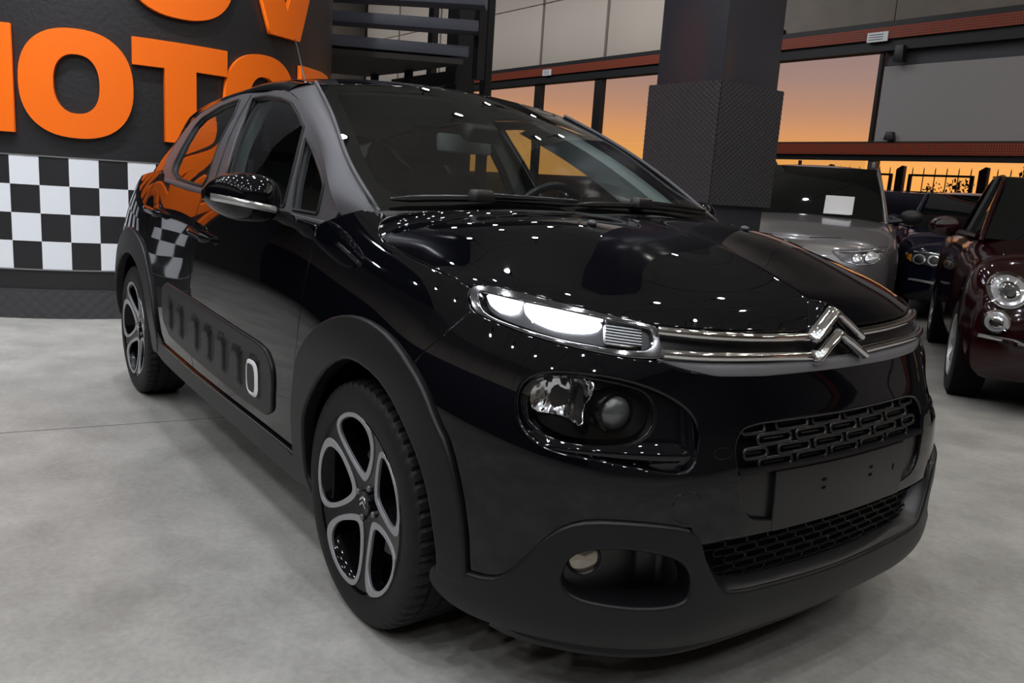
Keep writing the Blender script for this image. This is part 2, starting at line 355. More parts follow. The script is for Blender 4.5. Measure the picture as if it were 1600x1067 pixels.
def bonnet(u,v,off=0.):
    """Coons patch: u in 0..1 from the screen to the nose, v in -1..1 across"""
    u=np.asarray(u,float).ravel(); v0=np.asarray(v,float).ravel(); v=np.abs(v0); sg=np.where(v0<0,1.,-1.)
    def S(u,v):
        U=u[:,None];V=v[:,None]; r0,r1,c,d=_rear(v),_fr(v),_cen(u),_side(u); z=np.zeros(1);o=np.ones(1)
        P=(1-U)*r0+U*r1+(1-V)*c+V*d-((1-U)*(1-V)*_rear(z)+U*(1-V)*_fr(z)+(1-U)*V*_rear(o)+U*V*_fr(o))
        w=(1-v**3)*(1-np.exp(-(v/BUMP[1])**2)); P[:,2]+=BUMP[0]*np.sin(np.pi*np.clip(u,0,1))*(1-np.clip(u,0,1))*w; return P
    P=S(u,v)
    if off:
        h=1e-3; N=np.cross(S(u+h,v)-S(u-h,v),S(u,v+h)-S(u,v-h)); N/=np.linalg.norm(N,axis=1)[:,None]+1e-12; N*=np.sign(N[:,2:]); P=P+N*off
    P[:,1]*=sg*1.0
    P[:,1]*=1.0
    return P
# outlines on the body, in surface coordinates
O=dict(
hoodcut=[[1.5651,1.0133],[1.5402,0.9969],[1.5091,0.9848],[1.3707,0.9584],[1.1963,0.9355],[1.1225,0.9236],[1.0977,0.9206],[1.0553,0.929],[0.9709,0.9273],[0.8723,0.9184],[0.8095,0.9128],[0.6903,0.8979],[0.5742,0.8835],[0.4974,0.8778],[0.3205,0.8731],[0.0791,0.8565]],
drl=[[1.0916,0.9115],[1.09,0.9203],[1.0621,0.9245],[0.9674,0.9236],[0.8079,0.9081],[0.6655,0.8917],[0.573,0.8806],[0.5596,0.873],[0.5559,0.8433],[0.5408,0.8305],[0.5554,0.8204],[0.5992,0.8192],[0.6618,0.8216],[0.7446,0.8294],[0.8545,0.8418],[0.9545,0.8573],[1.0213,0.8676],[1.0568,0.8762],[1.0804,0.8958]],
drl_lens=[[1.0635,0.909],[1.0528,0.9128],[0.9301,0.9047],[0.8042,0.897],[0.6651,0.8835],[0.5839,0.8741],[0.5744,0.8654],[0.5718,0.8429],[0.5881,0.8337],[0.6204,0.8313],[0.683,0.8332],[0.7887,0.8398],[0.8802,0.8501],[0.9832,0.8635],[1.0284,0.8749],[1.0523,0.8925]],
drl_led1=[[1.0528,0.9101],[0.9976,0.9062],[0.9411,0.9011],[0.9472,0.8785],[1.0122,0.8834]],
drl_led2=[[0.9281,0.901],[0.8708,0.8957],[0.7721,0.8857],[0.7046,0.8766],[0.7192,0.8648],[0.7582,0.8597],[0.815,0.8603],[0.8498,0.8648],[0.907,0.8772]],
turn=[[0.6962,0.8746],[0.6064,0.8667],[0.5817,0.8591],[0.5844,0.841],[0.6308,0.8345],[0.6927,0.8386]],
head=[[0.871,0.712],[0.8665,0.7402],[0.8448,0.7634],[0.7944,0.7755],[0.7297,0.774],[0.6169,0.7603],[0.5798,0.7446],[0.563,0.7148],[0.5711,0.6816],[0.5939,0.6577],[0.6311,0.6463],[0.7039,0.6393],[0.7781,0.6421],[0.8297,0.6583],[0.8593,0.6856]],
pod=[[0.8813,0.713],[0.8769,0.748],[0.8538,0.7696],[0.8088,0.7844],[0.7106,0.786],[0.6197,0.7761],[0.5377,0.7513],[0.4821,0.7209],[0.4596,0.684],[0.4665,0.644],[0.4815,0.6071],[0.5086,0.5887],[0.6014,0.6003],[0.6932,0.6131],[0.7857,0.6208],[0.8404,0.644],[0.8694,0.677]],
reflector=[[0.8663,0.7126],[0.8569,0.7421],[0.8395,0.7568],[0.7857,0.7645],[0.7237,0.7643],[0.7073,0.7555],[0.7166,0.7299],[0.7342,0.7035],[0.7273,0.6684],[0.7726,0.6809],[0.8175,0.6824],[0.8515,0.6847]],
foghole=[[0.7496,0.3541],[0.7447,0.393],[0.7276,0.4245],[0.6868,0.4446],[0.6024,0.45],[0.5117,0.4312],[0.4726,0.3948],[0.4668,0.3433],[0.486,0.315],[0.549,0.3078],[0.6289,0.3103],[0.7156,0.3206]],
farch_out=[[1.794,0.5541],[1.7788,0.6326],[1.6999,0.7146],[1.6066,0.7631],[1.5177,0.7876],[1.4292,0.7945],[1.3262,0.7819],[1.2417,0.7573],[1.1616,0.7197],[1.1105,0.6833],[1.0672,0.6329],[1.0256,0.5885],[0.9867,0.4978],[0.9661,0.4136],[0.9567,0.3266]],
farch_in=[[1.7115,0.2451],[1.7552,0.2993],[1.7375,0.4502],[1.6986,0.5334],[1.6071,0.6328],[1.5116,0.6903],[1.4298,0.7043],[1.3109,0.6896],[1.2308,0.6584],[1.1654,0.6122],[1.0963,0.5448],[1.0536,0.4658],[1.0266,0.3623],[1.0245,0.3178]],
dlo=[[-1.6335,1.4395],[-1.9654,1.4203],[-2.3247,1.3908],[-2.5808,1.3643],[-2.4623,1.2574],[-2.3937,1.1649],[-2.2891,1.108],[-2.128,1.068],[-1.7975,1.0507],[-1.5657,1.0403]],
dlo_front=[[-0.3629,1.0444],[-0.5362,1.1725],[-0.7376,1.2817],[-0.9261,1.365],[-1.137,1.4205],[-1.296,1.4341],[-1.6335,1.4395]],
wiper_px=[[-0.218,-0.664,1.067],[-0.189,-0.456,1.08],[-0.174,-0.411,1.079],[-0.132,-0.073,1.079],[-0.15,0.174,1.086],[-0.21,0.604,1.07],[-0.14,-0.204,1.079]])
O={k:[tuple(q) for q in v] for k,v in O.items()}

# ================================================================== the hall
def struct(o,name=None): o['kind']='structure'; return o
def concrete():
    m=mat('polished_concrete',(.36,.35,.325),.40,0,.4); t=m.node_tree; b=t.nodes['Principled BSDF']; tc=t.nodes.new('ShaderNodeTexCoord'); prev=None
    col=None
    for sc_,det,c0,c1,lo,hi in ((.55,6,(.30,.295,.275),(.43,.42,.395),.35,.66),(3.2,10,(.80,.80,.79),(1.08,1.08,1.08),.36,.62),(45,6,(.90,.90,.90),(1.06,1.06,1.06),.35,.65)):
        n=t.nodes.new('ShaderNodeTexNoise'); n.inputs['Scale'].default_value=sc_; n.inputs['Detail'].default_value=det; n.inputs['Roughness'].default_value=.62; t.links.new(tc.outputs['Object'],n.inputs['Vector'])
        r=t.nodes.new('ShaderNodeValToRGB'); r.color_ramp.elements[0].position=lo; r.color_ramp.elements[1].position=hi; r.color_ramp.elements[0].color=(*c0,1); r.color_ramp.elements[1].color=(*c1,1); t.links.new(n.outputs['Fac'],r.inputs[0])
        if col is None: col=r.outputs[0]
        else:
            x=t.nodes.new('ShaderNodeMix'); x.data_type='RGBA'; x.blend_type='MULTIPLY'; x.inputs[0].default_value=1; t.links.new(col,x.inputs[6]); t.links.new(r.outputs[0],x.inputs[7]); col=x.outputs[2]
        prev=n
    t.links.new(col,b.inputs['Base Color']); k=t.nodes.new('ShaderNodeBump'); k.inputs['Strength'].default_value=.12; k.inputs['Distance'].default_value=.004; t.links.new(prev.outputs['Fac'],k.inputs['Height']); t.links.new(k.outputs[0],b.inputs['Normal']); return m
CONC=concrete()
BLACKW=mat('black_wall_paint',(.017,.017,.019),.42,0,.5,bump=(30,.25))
PANEL=mat('grey_sandwich_panel',(.62,.54,.455),.6,0,.3,bump=(80,.04)); PANELD=mat('dark_concrete_panel',(.19,.165,.14),.8,0,.3,var=(3,(.23,.20,.17),6))
BLKM=mat('black_steel',(.012,.012,.013),.45,0,.5)
ORANGE=mat('orange_letter',(1.0,.175,.008),.32,0,.5)
QUILT=mat('quilted_foam',(.05,.05,.055),.40,0,.5)
COLM=mat('column_paint',(.065,.065,.08),.25,.2,.5)
STEP=mat('blue_grey_tread',(.10,.105,.135),.5,0,.4)
PANE=glassmat('window_glass',(.93,.94,.95),0,1.5)
def perf():
    m=mat('perforated_orange_beam',(.30,.045,.011),.5); t=m.node_tree; b=t.nodes['Principled BSDF']; tc=t.nodes.new('ShaderNodeTexCoord'); v=t.nodes.new('ShaderNodeTexVoronoi'); v.inputs['Randomness'].default_value=0; v.inputs['Scale'].default_value=32
    r=t.nodes.new('ShaderNodeValToRGB'); r.color_ramp.elements[0].position=.26; r.color_ramp.elements[0].color=(.02,.006,.004,1); r.color_ramp.elements[1].position=.34; r.color_ramp.elements[1].color=(.30,.045,.011,1)
    mp=t.nodes.new('ShaderNodeMapping'); mp.inputs['Scale'].default_value=(1,.0,1); t.links.new(tc.outputs['Object'],mp.inputs[0]); t.links.new(mp.outputs[0],v.inputs['Vector']); t.links.new(v.outputs['Distance'],r.inputs[0]); t.links.new(r.outputs[0],b.inputs['Base Color']); return m
PERF=perf()
fl0=struct(MB().box((-5.5,0.1,-.05),(31,18.2,.1)).build('floor',CONC))
MB().tube([(-2.2,-3.6,.0),(-2.04,-1.47,.0),(-1.87,-.3,.0),(-1.5,4,.0)],.0016,4).build('slab_joint',mat('joint_filler',(.10,.10,.095),.9),fl0)
struct(MB().box((-10,24.3,-.06),(90,30,.1)).build('ground',mat('asphalt',(.03,.03,.03),.9,var=(4,(.045,.045,.045),6))))
ce=struct(MB().box((-5.5,0.1,6.4),(31,18.4,.1)).build('ceiling',mat('ceiling_backing',(.02,.02,.02),.8)))
CEIL=mat('ceiling_panel',(.80,.80,.77),.6); CEILD=mat('dark_ceiling_panel',(.05,.05,.05),.7)
for i in range(15):
    for j in range(4): MB().box((-20+2.06*i,-6.7+4.55*j,6.33),(2.03,4.52,.04)).build('ceiling_panel',CEIL if -20+2.06*i>-8.5 else CEILD,ce)
struct(MB().box((-21.05,0.1,3.2),(.1,18.4,6.4)).build('wall_left',PANELD)); struct(MB().box((10.05,0.1,3.2),(.1,18.4,6.4)).build('wall_right',PANELD)); wf_=struct(MB().box((-5.5,-9.05,3.2),(31,.1,6.4)).build('wall_front',BLACKW))
for i in range(15): MB().box((-20+2.06*i,-8.98,4.9),(2.03,.05,2.8)).build('wall_panel',PANEL,wf_)
# back wall: upper cladding, beams, glazing
wb=struct(MB().box((-5.5,9.32,5.0),(31,.1,2.75)).build('wall_back',BLKM))
xs=[-20.7,-18.75,-16.6,-14.42,-12.48,-10.48,-8.55,-6.60]
for i in range(7):
    for z0,z1 in ((3.66,4.86),(4.88,6.3)):
        a,b=xs[i],xs[i+1]; MB().box(((a+b)/2,9.23,(z0+z1)/2),(b-a-.085,.1,z1-z0)).build('wall_panel',PANEL,wb,bevel=.006)
for a,b in ((-6.60,-4.70),(-4.70,-.9),(-.9,3),(3,6.9),(6.9,10)): MB().box(((a+b)/2,9.23,4.98),(b-a-.015,.1,2.64)).build('wall_panel',PANELD,wb)
tb=struct(MB().box((-5.5,9.18,3.60),(31,.2,.07)).box((-5.5,9.2,3.335),(31,.2,.15)).build('trim_1',BLKM)); MB().box((-5.5,9.12,3.485),(31,.12,.155)).build('beam_grille',PERF,tb)
mbm=struct(MB().box((1.67,9.2,2.055),(16.6,.16,.02)).box((1.67,9.2,1.85),(16.6,.18,.07)).build('trim_2',BLKM)); MB().box((1.67,9.13,1.965),(16.6,.12,.155)).build('beam_grille',PERF,mbm)
n=0
mx=[-20.4,-18.45,-16.4,-14.45,-12.46,-10.56,-8.6,-6.62,-4.79]
for i in range(8):
    a,b=mx[i],mx[i+1]; n+=1; wt=.10
    f=struct(MB().box((a,9.2,2.66),(.2 if i else .1,.12,1.2)).build('window_%d'%n,BLKM)); MB().box(((a+b)/2,9.22,2.66),(b-a-.12,.012,1.2)).build('pane',PANE,f)
    n+=1; f=struct(MB().box((a,9.2,1.03),(.16 if i else .1,.12,2.06)).build('window_%d'%n,BLKM)); MB().box(((a+b)/2,9.2,.04),(b-a,.1,.08)).build('sill',BLKM,f); MB().box(((a+b)/2,9.22,1.05),(b-a-.12,.012,2.0)).build('pane',PANE,f)
struct(MB().box((-4.785,9.2,2.66),(.05,.12,1.2)).build('trim_3',BLKM)); struct(MB().box((-4.71,9.2,.91),(.10,.14,1.81)).build('trim_4',mat('grey_post',(.12,.11,.10),.4,.6)))
struct(MB().box((-1.9,9.2,.91),(.14,.12,1.81)).build('trim_5',BLKM)); struct(MB().box((-5.9,9.2,1.3),(.02,.06,1.0)).build('trim_6',BLKM))
for i in range(4):
    a=-4.74+2.97*i; n+=1; f=struct(MB().box((a+1.48,9.22,2.66),(2.95,.05,1.2)).build('window_%d'%n,mat('dark_blind_box',(.05,.05,.058),.6)))
    MB().box((a+1.48,9.16,2.56),(2.93,.02,1.0)).build('roller_blind',mat('pale_roller_blind',(.34,.32,.32),.8,0,.2,bump=(200,.1)),f)
for i in range(3):
    a=-1.85+3.8*i; n+=1; f=struct(MB().box((a+3.75,9.2,.91),(.14,.12,1.81)).build('window_%d'%n,BLKM)); MB().box((a+1.9,9.22,.95),(3.6,.03,1.74)).build('sky_blocker',mat('dark_sky_blocker',(.03,.03,.03),.6),f)  # unseen dark panels added to keep the sunset out of the bumper reflection
def sign(name,label,x,z,w,h):
    o=MB().box((0,0,0),(w,.015,h)).build(name,WHITE,None,loc=(x,9.05,z)); tag(o,label,'sign')
    for k in range(3): MB().box((-.02,-.009,h*.25-k*h*.25),(w*.7,.002,.008)).build('print_line',BLKM,o)
sign('wall_label','small white notice on the orange beam to the right of the padded pillar',-4.83,3.44,.30,.125); sign('wall_label','small white notice on the orange beam left of the padded pillar',-12.06,3.46,.28,.12)
b=tag(MB().box((0,0,0),(.14,.12,.21),taper=.8).build('blind_bracket',BLKM,None,loc=(-4.48,9.07,3.2),bevel=.008),'black bracket holding the pale roller blind at its upper left','bracket')
s=tag(MB().box((0,0,0),(.14,.10,.11),taper=.7).build('loudspeaker',BLKM,None,loc=(-4.47,9.09,2.135),bevel=.01),'small black box on the ledge below the pale blind','speaker')
s=tag(MB().box((0,0,.04),(.10,.10,.08)).box((-.06,0,.02),(.06,.06,.03)).build('floodlight',BLKM,None,loc=(-6.47,9.13,3.636),bevel=.008),'small black lamp on the beam beside the pillar top','lamp')
# padded pillar
col=struct(MB().box((-2.445,3.165,3.2),(.62,.62,6.4)).build('trim_7',COLM,bevel=.012))
pad=thing('pillar_pad','dark grey quilted foam padding wrapped round the square pillar','padding',(-2.445,3.165,1.105))
def quilt(nu,nv,fn,pu,pv,hgt):
    P=np.zeros((nu,nv,3))
    for i in range(nu):
        for j in range(nv):
            u,v=i/(nu-1),j/(nv-1); a=u*pu+v*pv; b=u*pu-v*pv; h=min(1,abs(math.sin(math.pi*a))**.7*abs(math.sin(math.pi*b))**.7*1.5); P[i,j]=fn(u,v,h*hgt)
    return P
H=.345
for nm,fn in (('pad_panel',lambda u,v,h:(-H+2*H*u,-H-h,.841*v)),('pad_panel',lambda u,v,h:(H+h,-H+2*H*u,.841*v)),('pad_panel',lambda u,v,h:(H-2*H*u,H+h,.841*v)),('pad_panel',lambda u,v,h:(-H-h,H-2*H*u,.841*v))):
    MB().grid(quilt(120,190,fn,14,24,.0035)).build(nm,QUILT,pad,sharp=70)
for z in (.835,.006): MB().box((0,0,z),(.69,.69,.012)).build('pad_edge',QUILT,pad)
# round wall with letters and chequers
RC=(-6.6302,-.217); RR=2.0
def cyl(t,z,off=0.):
    t=np.radians(np.asarray(t,float)); z=np.asarray(z,float)+0*t; return np.stack([RC[0]+(RR+off)*np.cos(t),RC[1]+(RR+off)*np.sin(t),z],-1)
rw_=struct(MB().lathe([(RR,0),(RR,6.38)],160,'z',(RC[0],RC[1],0)).build('wall_round',BLACKW,sharp=80))
tr=struct(MB().lathe([(RR,.343),(RR+.008,.343),(RR+.008,.352),(RR,.352)],120,'z',(RC[0],RC[1],0)).lathe([(RR,1.128),(RR+.006,1.128),(RR+.006,1.137),(RR,1.137)],120,'z',(RC[0],RC[1],0)).build('trim_8',mat('silver_strip',(.35,.35,.36),.35,.7)))
wc_=mat('white_checker',(.82,.85,.90),.35)
for r in range(4):
    for k in range(-2,16):
        if (k+r)%2: continue
        t0=-27.5+5.32*k-5.32*3; z0=.352+.194*r; t0+=0
        m=MB(); m.loft([[tuple(cyl(np.array([t]),np.array([z]),d)[0]) for z,d in ((z0,0),(z0,.003),(z0+.194,.003),(z0+.194,0))] for t in np.linspace(t0,t0+5.32,5)]); m.build('checker_square',wc_,rw_)
bs=struct(MB().grid(quilt(360,28,lambda u,v,h:tuple(cyl(np.array([-75+150*u]),np.array([.205*v]),.012+h)[0]),60,2.5,.006)).build('baseboard_round',QUILT,sharp=70))
struct(MB().loft([[tuple(cyl(np.array([t]),np.array([z]),d)[0]) for z,d in ((.2,0),(.2,.016),(.208,.016),(.208,0))] for t in np.linspace(-75,75,90)]).build('trim_9',QUILT))
def letter(nm,label,poly,holes=()):
    o=patch(nm,poly,cyl,ORANGE,None,holes=holes,off=.045,step=.9,rim=.0,depth=.040,gap=0,ref=(RC[0],RC[1],1.5)); return tag(o,label,'letter','orange wall letters')
sup=lambda c,z,a,b,e=2.35,n=56:[(c+a*math.copysign(abs(math.cos(q))**(2/e),math.cos(q)),z+b*math.copysign(abs(math.sin(q))**(2/e),math.sin(q))) for q in np.linspace(0,2*math.pi,n,endpoint=False)]
letter('wall_letter','orange letter M cut by the left edge of the photo',[(-58,1.28),(-52,1.28),(-52,1.70),(-45,1.28),(-39,1.28),(-32,1.70),(-32,1.28),(-25.9,1.28),(-25.9,1.98),(-34,1.98),(-42,1.50),(-50,1.98),(-58,1.98)])
letter('wall_letter','whole orange letter O at the far left, above the chequers',sup(-14.9,1.627,9.9,.36),[sup(-14.9,1.627,3.95,.195)])
letter('wall_letter','orange letter T between the two letters O',[(-5.1,1.80),(-5.1,1.985),(13.8,1.985),(13.8,1.80),(7.05,1.80),(7.05,1.29),(.8,1.29),(.8,1.80)])
letter('wall_letter','orange letter O half hidden by the black car roof, right of the T',sup(23.3,1.65,10.0,.36),[sup(23.3,1.65,4.0,.195)])
letter('wall_letter','orange letter R behind the aerial at the curved end of the wall',[(35.7,1.30),(41.5,1.30),(41.5,1.55),(45,1.55),(49.5,1.30),(56,1.30),(50.8,1.58),(53.5,1.64),(54.6,1.76),(53.6,1.90),(50.5,1.985),(46,2.0),(35.7,2.0)],[fillet([(41.5,1.69),(47,1.70),(48.6,1.77),(47,1.85),(41.5,1.85)],.2)])
letter('wall_letter','upper row orange letter O, only its rounded bottom in view',sup(4.3,2.505,11.0,.355),[sup(4.3,2.505,4.2,.19)])
letter('wall_letter','orange letter V in the upper row above the aerial',[(25.0,2.18),(34.9,2.18),(42.5,2.88),(35.6,2.88),(30.1,2.38),(24.4,2.88),(17.2,2.88)])
# staircase behind the round wall
st=thing('staircase','dark open stair with blue grey treads rising behind the round black wall','stairs',(-6.7,2.8,0))
def wpart(mb,name,m,par,**k):
    o=mb.build(name,m,par,**k); o.matrix_parent_inverse=Matrix.Translation(par.location).inverted(); return o
def plank(L,R,z0,z1,back,name,m):
    L=np.array(L);R=np.array(R);d=R-L;d/=np.linalg.norm(d);b=np.array((-d[1],d[0]));b*=-1 if b[0]>0 else 1; b*=back
    q=[L,R,R+b,L+b]; wpart(MB().prism([tuple(p) for p in q],lambda a,c,h:(a,c,h),z0,z1),name,m,st,bevel=.008)
plank((-7.2,1.97),(-6.38,3.50),2.53,2.65,.30,'tread',STEP); plank((-7.15,1.93),(-6.12,3.44),2.77,2.885,.30,'tread',STEP); plank((-7.1,1.90),(-5.9,3.36),3.0,3.115,.30,'tread',STEP); plank((-7.0,1.87),(-5.75,3.25),3.24,3.355,.30,'tread',STEP)
wpart(MB().prism([(-7.2,2.0),(-6.36,3.42),(-6.75,3.42),(-7.6,3.42),(-8.6,3.35),(-8.8,2.9),(-8.8,2.1)],lambda a,c,h:(a,c,h),2.44,2.50),'landing',mat('dark_soffit',(.02,.015,.012),.6),st)
for x,y,r,z0,z1 in ((-7.1,3.85,.13,0,3.4),(-6.35,3.62,.05,2.3,3.3),(-8.6,2.75,.05,0,2.44),(-8.3,3.30,.04,2.25,2.44),(-7.5,3.36,.04,2.2,2.44)): wpart(MB().box((x,y,(z0+z1)/2),(r*2,r*2,z1-z0)),'post',BLKM,st)
wpart(MB().box((-7.6,3.62,2.35),(1.7,.05,.16),Euler((0,0,-.03)).to_matrix()),'stringer',BLKM,st)
for x in (-9.6,-8.9,-8.1): wpart(MB().box((x,4.9,1.9),(.14,.10,3.8)),'post',BLKM,st)
# fence, bushes outside
fe=thing('fence','dark spiked steel fence on a low wall outside against the sunset','fence',(-6,14,0))
def fpart(mb,name): return wpart(mb,name,BLKM,fe)
fpart(MB().box((-9,14,.77),(40,.25,1.54)),'low_wall')
for k in range(9):
    x=-17.0+1.58*k*1.0+ .0; 
    x=-6.98+1.56*(k-5); fpart(MB().prism([(-.075,1.5),(.075,1.5),(.075,2.01),(.03,2.02),(-.075,1.95)],lambda a,b,d,x=x:(x+a,14+d,b),-.05,.05),'post')
    fpart(MB().box((x+.78,14,1.845),(1.22,.04,.04)).box((x+.19,14,1.68),(.05,.04,.34)).box((x+1.37,14,1.68),(.05,.04,.34)),'panel_frame')
    for j in range(6): fpart(MB().tube([(x+.23+.22*j,14,1.5),(x+.23+.22*j,14,1.95),(x+.23+.22*j,14,2.0)],[.010,.010,.002],5),'spike')
LEAF=mat('dark_leaves',(.012,.016,.008),.8)
def bush(x,y,z,r,label,n=260):
    m=MB(); t=MB().tube([(0,0,0),(0,0,z)],.04,6)
    for k in range(n):
        p=rng.normal(size=3); p/=np.linalg.norm(p); p*=r*rng.uniform(.35,1.05); q=Euler(rng.uniform(0,6,3)).to_matrix(); s_=r*.16
        m.add([tuple((q@Vector(v))+Vector(p)+Vector((0,0,z))) for v in ((-s_,0,0),(0,-s_*.5,0),(s_,0,0),(0,s_*.5,0))],[(0,1,2,3)])
    o=thing('bush',label,'bush',(x,y,0)); f=m.build('foliage',LEAF,o); f['kind']='stuff'; t.build('stem',BLKM,o)
bush(-5.0,15.5,1.95,.42,'round dark bush beyond the fence at the right end of the low window'); bush(-6.4,15.2,1.62,.28,'low ragged shrub beyond the middle of the fence panel',140); bush(-7.0,15.3,1.58,.2,'smallest shrub beyond the fence post',90)
# lamps under the roof (seen only in reflections)
hz=mat('lamp_housing',(.03,.03,.03),.4); 
lme=MB().lathe([(.07,-.24),(.085,-.24),(.085,-.02),(.03,0),(.0005,0)],20,'z').mesh('housing'); lme.materials.append(hz); stem=MB().tube([(0,0,0),(0,0,.42)],.012,6).mesh('stem'); stem.materials.append(hz)
for i,(x,y,z) in enumerate(LAMPS):
    o=thing('ceiling_spotlight','round black spotlight hanging from the showroom ceiling on a thin rod','lamp',(x,y,z),0,'ceiling spotlights'); link('housing',lme,None,o,rot=TILT.get(i)); link('rod',stem,None,o)
# ================================================================== the black hatchback
car=thing('car','glossy black hatchback with matte cladding and chrome double chevron nose, lit daytime lamp','car',(-1.2,0,0))
CI=Matrix.Translation((1.2,0,0))
def P_(o):   # parent keeping the world shape (car origin sits at its middle)
    for q in (o if isinstance(o,(list,tuple)) else [o]): q.parent=car; q.matrix_parent_inverse=CI
    return o
def symy(half): return list(half)+[(a,-b) for a,b in reversed(half) if abs(b)>1e-6]
def rot2(l): return [tuple(q) for q in l]
hc=O['hoodcut']
P_(patch('bonnet',fillet([(0,-1),(1,-1),(1,1),(0,1)],.05,5),bonnet,PAINT,step=.026,rim=.006,depth=.02,gap=.003,ref=(0,0,.4)))
# front bumper skin
arch_f=[(a,b) for a,b in O['farch_out']]
bump=[(0,.7745),(.0689,.7748),(.2602,.7757),(.4127,.7838),(.5062,.7960),(.557,.8100),(.60,.8135),(.6618,.8165),(.7446,.8240),(.8545,.8360),(.9545,.8515),(1.0213,.8620),(1.0568,.8705),(1.0612,.8724),(1.105,.8215),(1.1598,.7636),(1.19,.715),(1.15,.695),(1.09,.655),(1.05,.61),(1.008,.57),(.972,.49),(.952,.41),(.945,.325),(.9640,.305),(.896,.309),(.856,.327),(.81,.381),(.774,.428),(.737,.460),(.69,.476),(.606,.478),(.525,.471),(.49,.463),(.466,.445),(.40,.4495),(.27,.447),(0,.447)]
pod=chaikin(O['pod'],2)
grh=[(0,.685),(.30,.687),(.352,.680),(.376,.657),(.384,.63),(.374,.587),(.358,.512),(.33,.482),(.285,.472),(.262,.468),(0,.468)]
gr=fillet(sym(grh),.02)
podL=[(-a,b) for a,b in pod]
P_(patch('front_bumper',sym(bump),skin,PAINT,holes=[pod,podL,gr],step=.02,rim=.007,depth=.03))
# nose band behind the chrome bars
band=[(0,.872),(.105,.868),(.17,.868),(.319,.871),(.45,.876),(.574,.882),(.60,.88),(.60,.812),(.557,.808),(.505,.793),(.41,.7815),(.25,.773),(0,.772)]
nb=P_(patch('nose_band',sym(band),skin,SATIN,off=-.012,step=.022,rim=.003,depth=.02))
# satin lower fold of that band, standing a little proud
P,N=spath(skin,[(-.565,.815),(-.505,.806),(-.41,.795),(-.25,.787),(0,.786),(.25,.787),(.41,.795),(.505,.806),(.565,.815)],-.003,60)
ell=[(.012*math.cos(a),.007*math.sin(a)) for a in np.linspace(0,2*math.pi,12,endpoint=False)]
rr_=sweep(P,N,[(u*1.35,v*1.3) for u,v in ell]); rr_=[[tuple(p+(np.array(q)-p)*max(.12,min(1,i/9,(59-i)/9)**.7)) for q in r] for i,(p,r) in enumerate(zip(P,rr_))]
P_(MB().loft(rr_).build('nose_band_fold',mat('satin_fold_painted_light',(.20,.20,.215),.42,.3,.5)))  # lighter colour stands in for light caught by the upward-facing fold
for nm,pts in (('chrome_bar',[(.562,.871),(.48,.8665),(.39,.8615),(.24,.8535),(.10,.850)]),('chrome_bar',[(.552,.828),(.46,.8235),(.3645,.820),(.20,.8135),(.10,.809)])):
    P,N=spath(skin,chaikin(pts,2,False),.006,40)
    pr_=[(-.0105,-.016),(-.0105,.004),(-.009,.0075),(-.002,.0105),(.006,.0085),(.0095,.003),(.0105,-.016)]
    P_(MB().loft(sweep(P,N,pr_)).build(nm,CHROME,sharp=50,mirror=True))
# double chevron
def chevron(apex,foot,hw,th,name):
    zf=foot-.02
    def x(s,z,o): p=skin(np.array([s]),np.array([zf]),0.)[0]; return (p[0]-.30*(z-zf)+.004+o,p[1],z)
    mb=MB(); rows=[]
    path=[(hw,foot),(hw*.72,foot+(apex-foot)*.30),(hw*.40,foot+(apex-foot)*.64),(.020,apex-.010),(.009,apex-.002),(0,apex),(-.009,apex-.002),(-.020,apex-.010),(-hw*.40,foot+(apex-foot)*.64),(-hw*.72,foot+(apex-foot)*.30),(-hw,foot)]
    for s,z in path:
        r=[]
        for u,v in ((-.5,-.008),(-.5,.002),(-.45,.009),(-.32,.0155),(-.12,.020),(.12,.020),(.32,.0155),(.45,.009),(.5,.002),(.5,-.008)): r.append(x(s,z+u*th-.001,.010+v))
        rows.append(r)
    return P_(mb.loft(rows).build(name,CHROME,sharp=75))
_zf=.8475-.02
def _px(s,z,o): p=skin(np.array([s]),np.array([_zf]),0.)[0]; return (p[0]-.30*(z-_zf)+o,p[1],z)
P_(MB().prism([(-.095,.855),(-.075,.872),(-.02,.917),(0,.924),(.02,.917),(.075,.872),(.095,.855)],_px,-.05,.004).build('emblem_plinth',PAINT,bevel=.003))
chevron(.903,.8475,.095,.026,'chevron'); chevron(.857,.8055,.098,.026,'chevron')
# daytime lamp
drl=chaikin(O['drl'],2); lens=chaikin(O['drl_lens'],2)
dl=P_(patch('daytime_lamp',drl,skin,DCHR,holes=[shrink(lens,-.003)],off=.003,step=.012,rim=.004,depth=.03,mirror=True,gap=.001))
def subs(parents,objs):
    for p,o in zip(parents,objs): o.parent=p; o.matrix_parent_inverse=p.matrix_parent_inverse.copy() if False else Matrix.Identity(4)
subs(dl,patch('lamp_bowl',shrink(lens,-.004),skin,SATIN,off=-.028,step=.015,rim=.0,depth=.01,mirror=True,gap=0))
for led in ('drl_led1','drl_led2'): subs(dl,patch('led_cell',chaikin(O[led],1),skin,LED,off=-.012,step=.012,rim=.004,depth=.014,mirror=True,gap=0))
tp=patch('turn_indicator',fillet(O['turn'],.008),skin,mat('indicator_reflector',(.45,.45,.44),.25,.6),off=-.016,step=.012,rim=.003,depth=.01,mirror=True,gap=0); subs(dl,tp)
for k in range(6):   # ribs of the indicator
    z=.838+.0055*k; P,N=spath(skin,[(.692,z+.006),(.60,z+.001)],-.013,12)
    subs(dl,MB().loft(sweep(P,N,[(-.0012,-.002),(-.0012,.003),(.0012,.003),(.0012,-.002)])).build('indicator_rib',SILVER,mirror=True))
subs(dl,patch('lamp_cover',lens,skin,LENS,off=.001,step=.015,rim=0,depth=.002,mirror=True,gap=0))
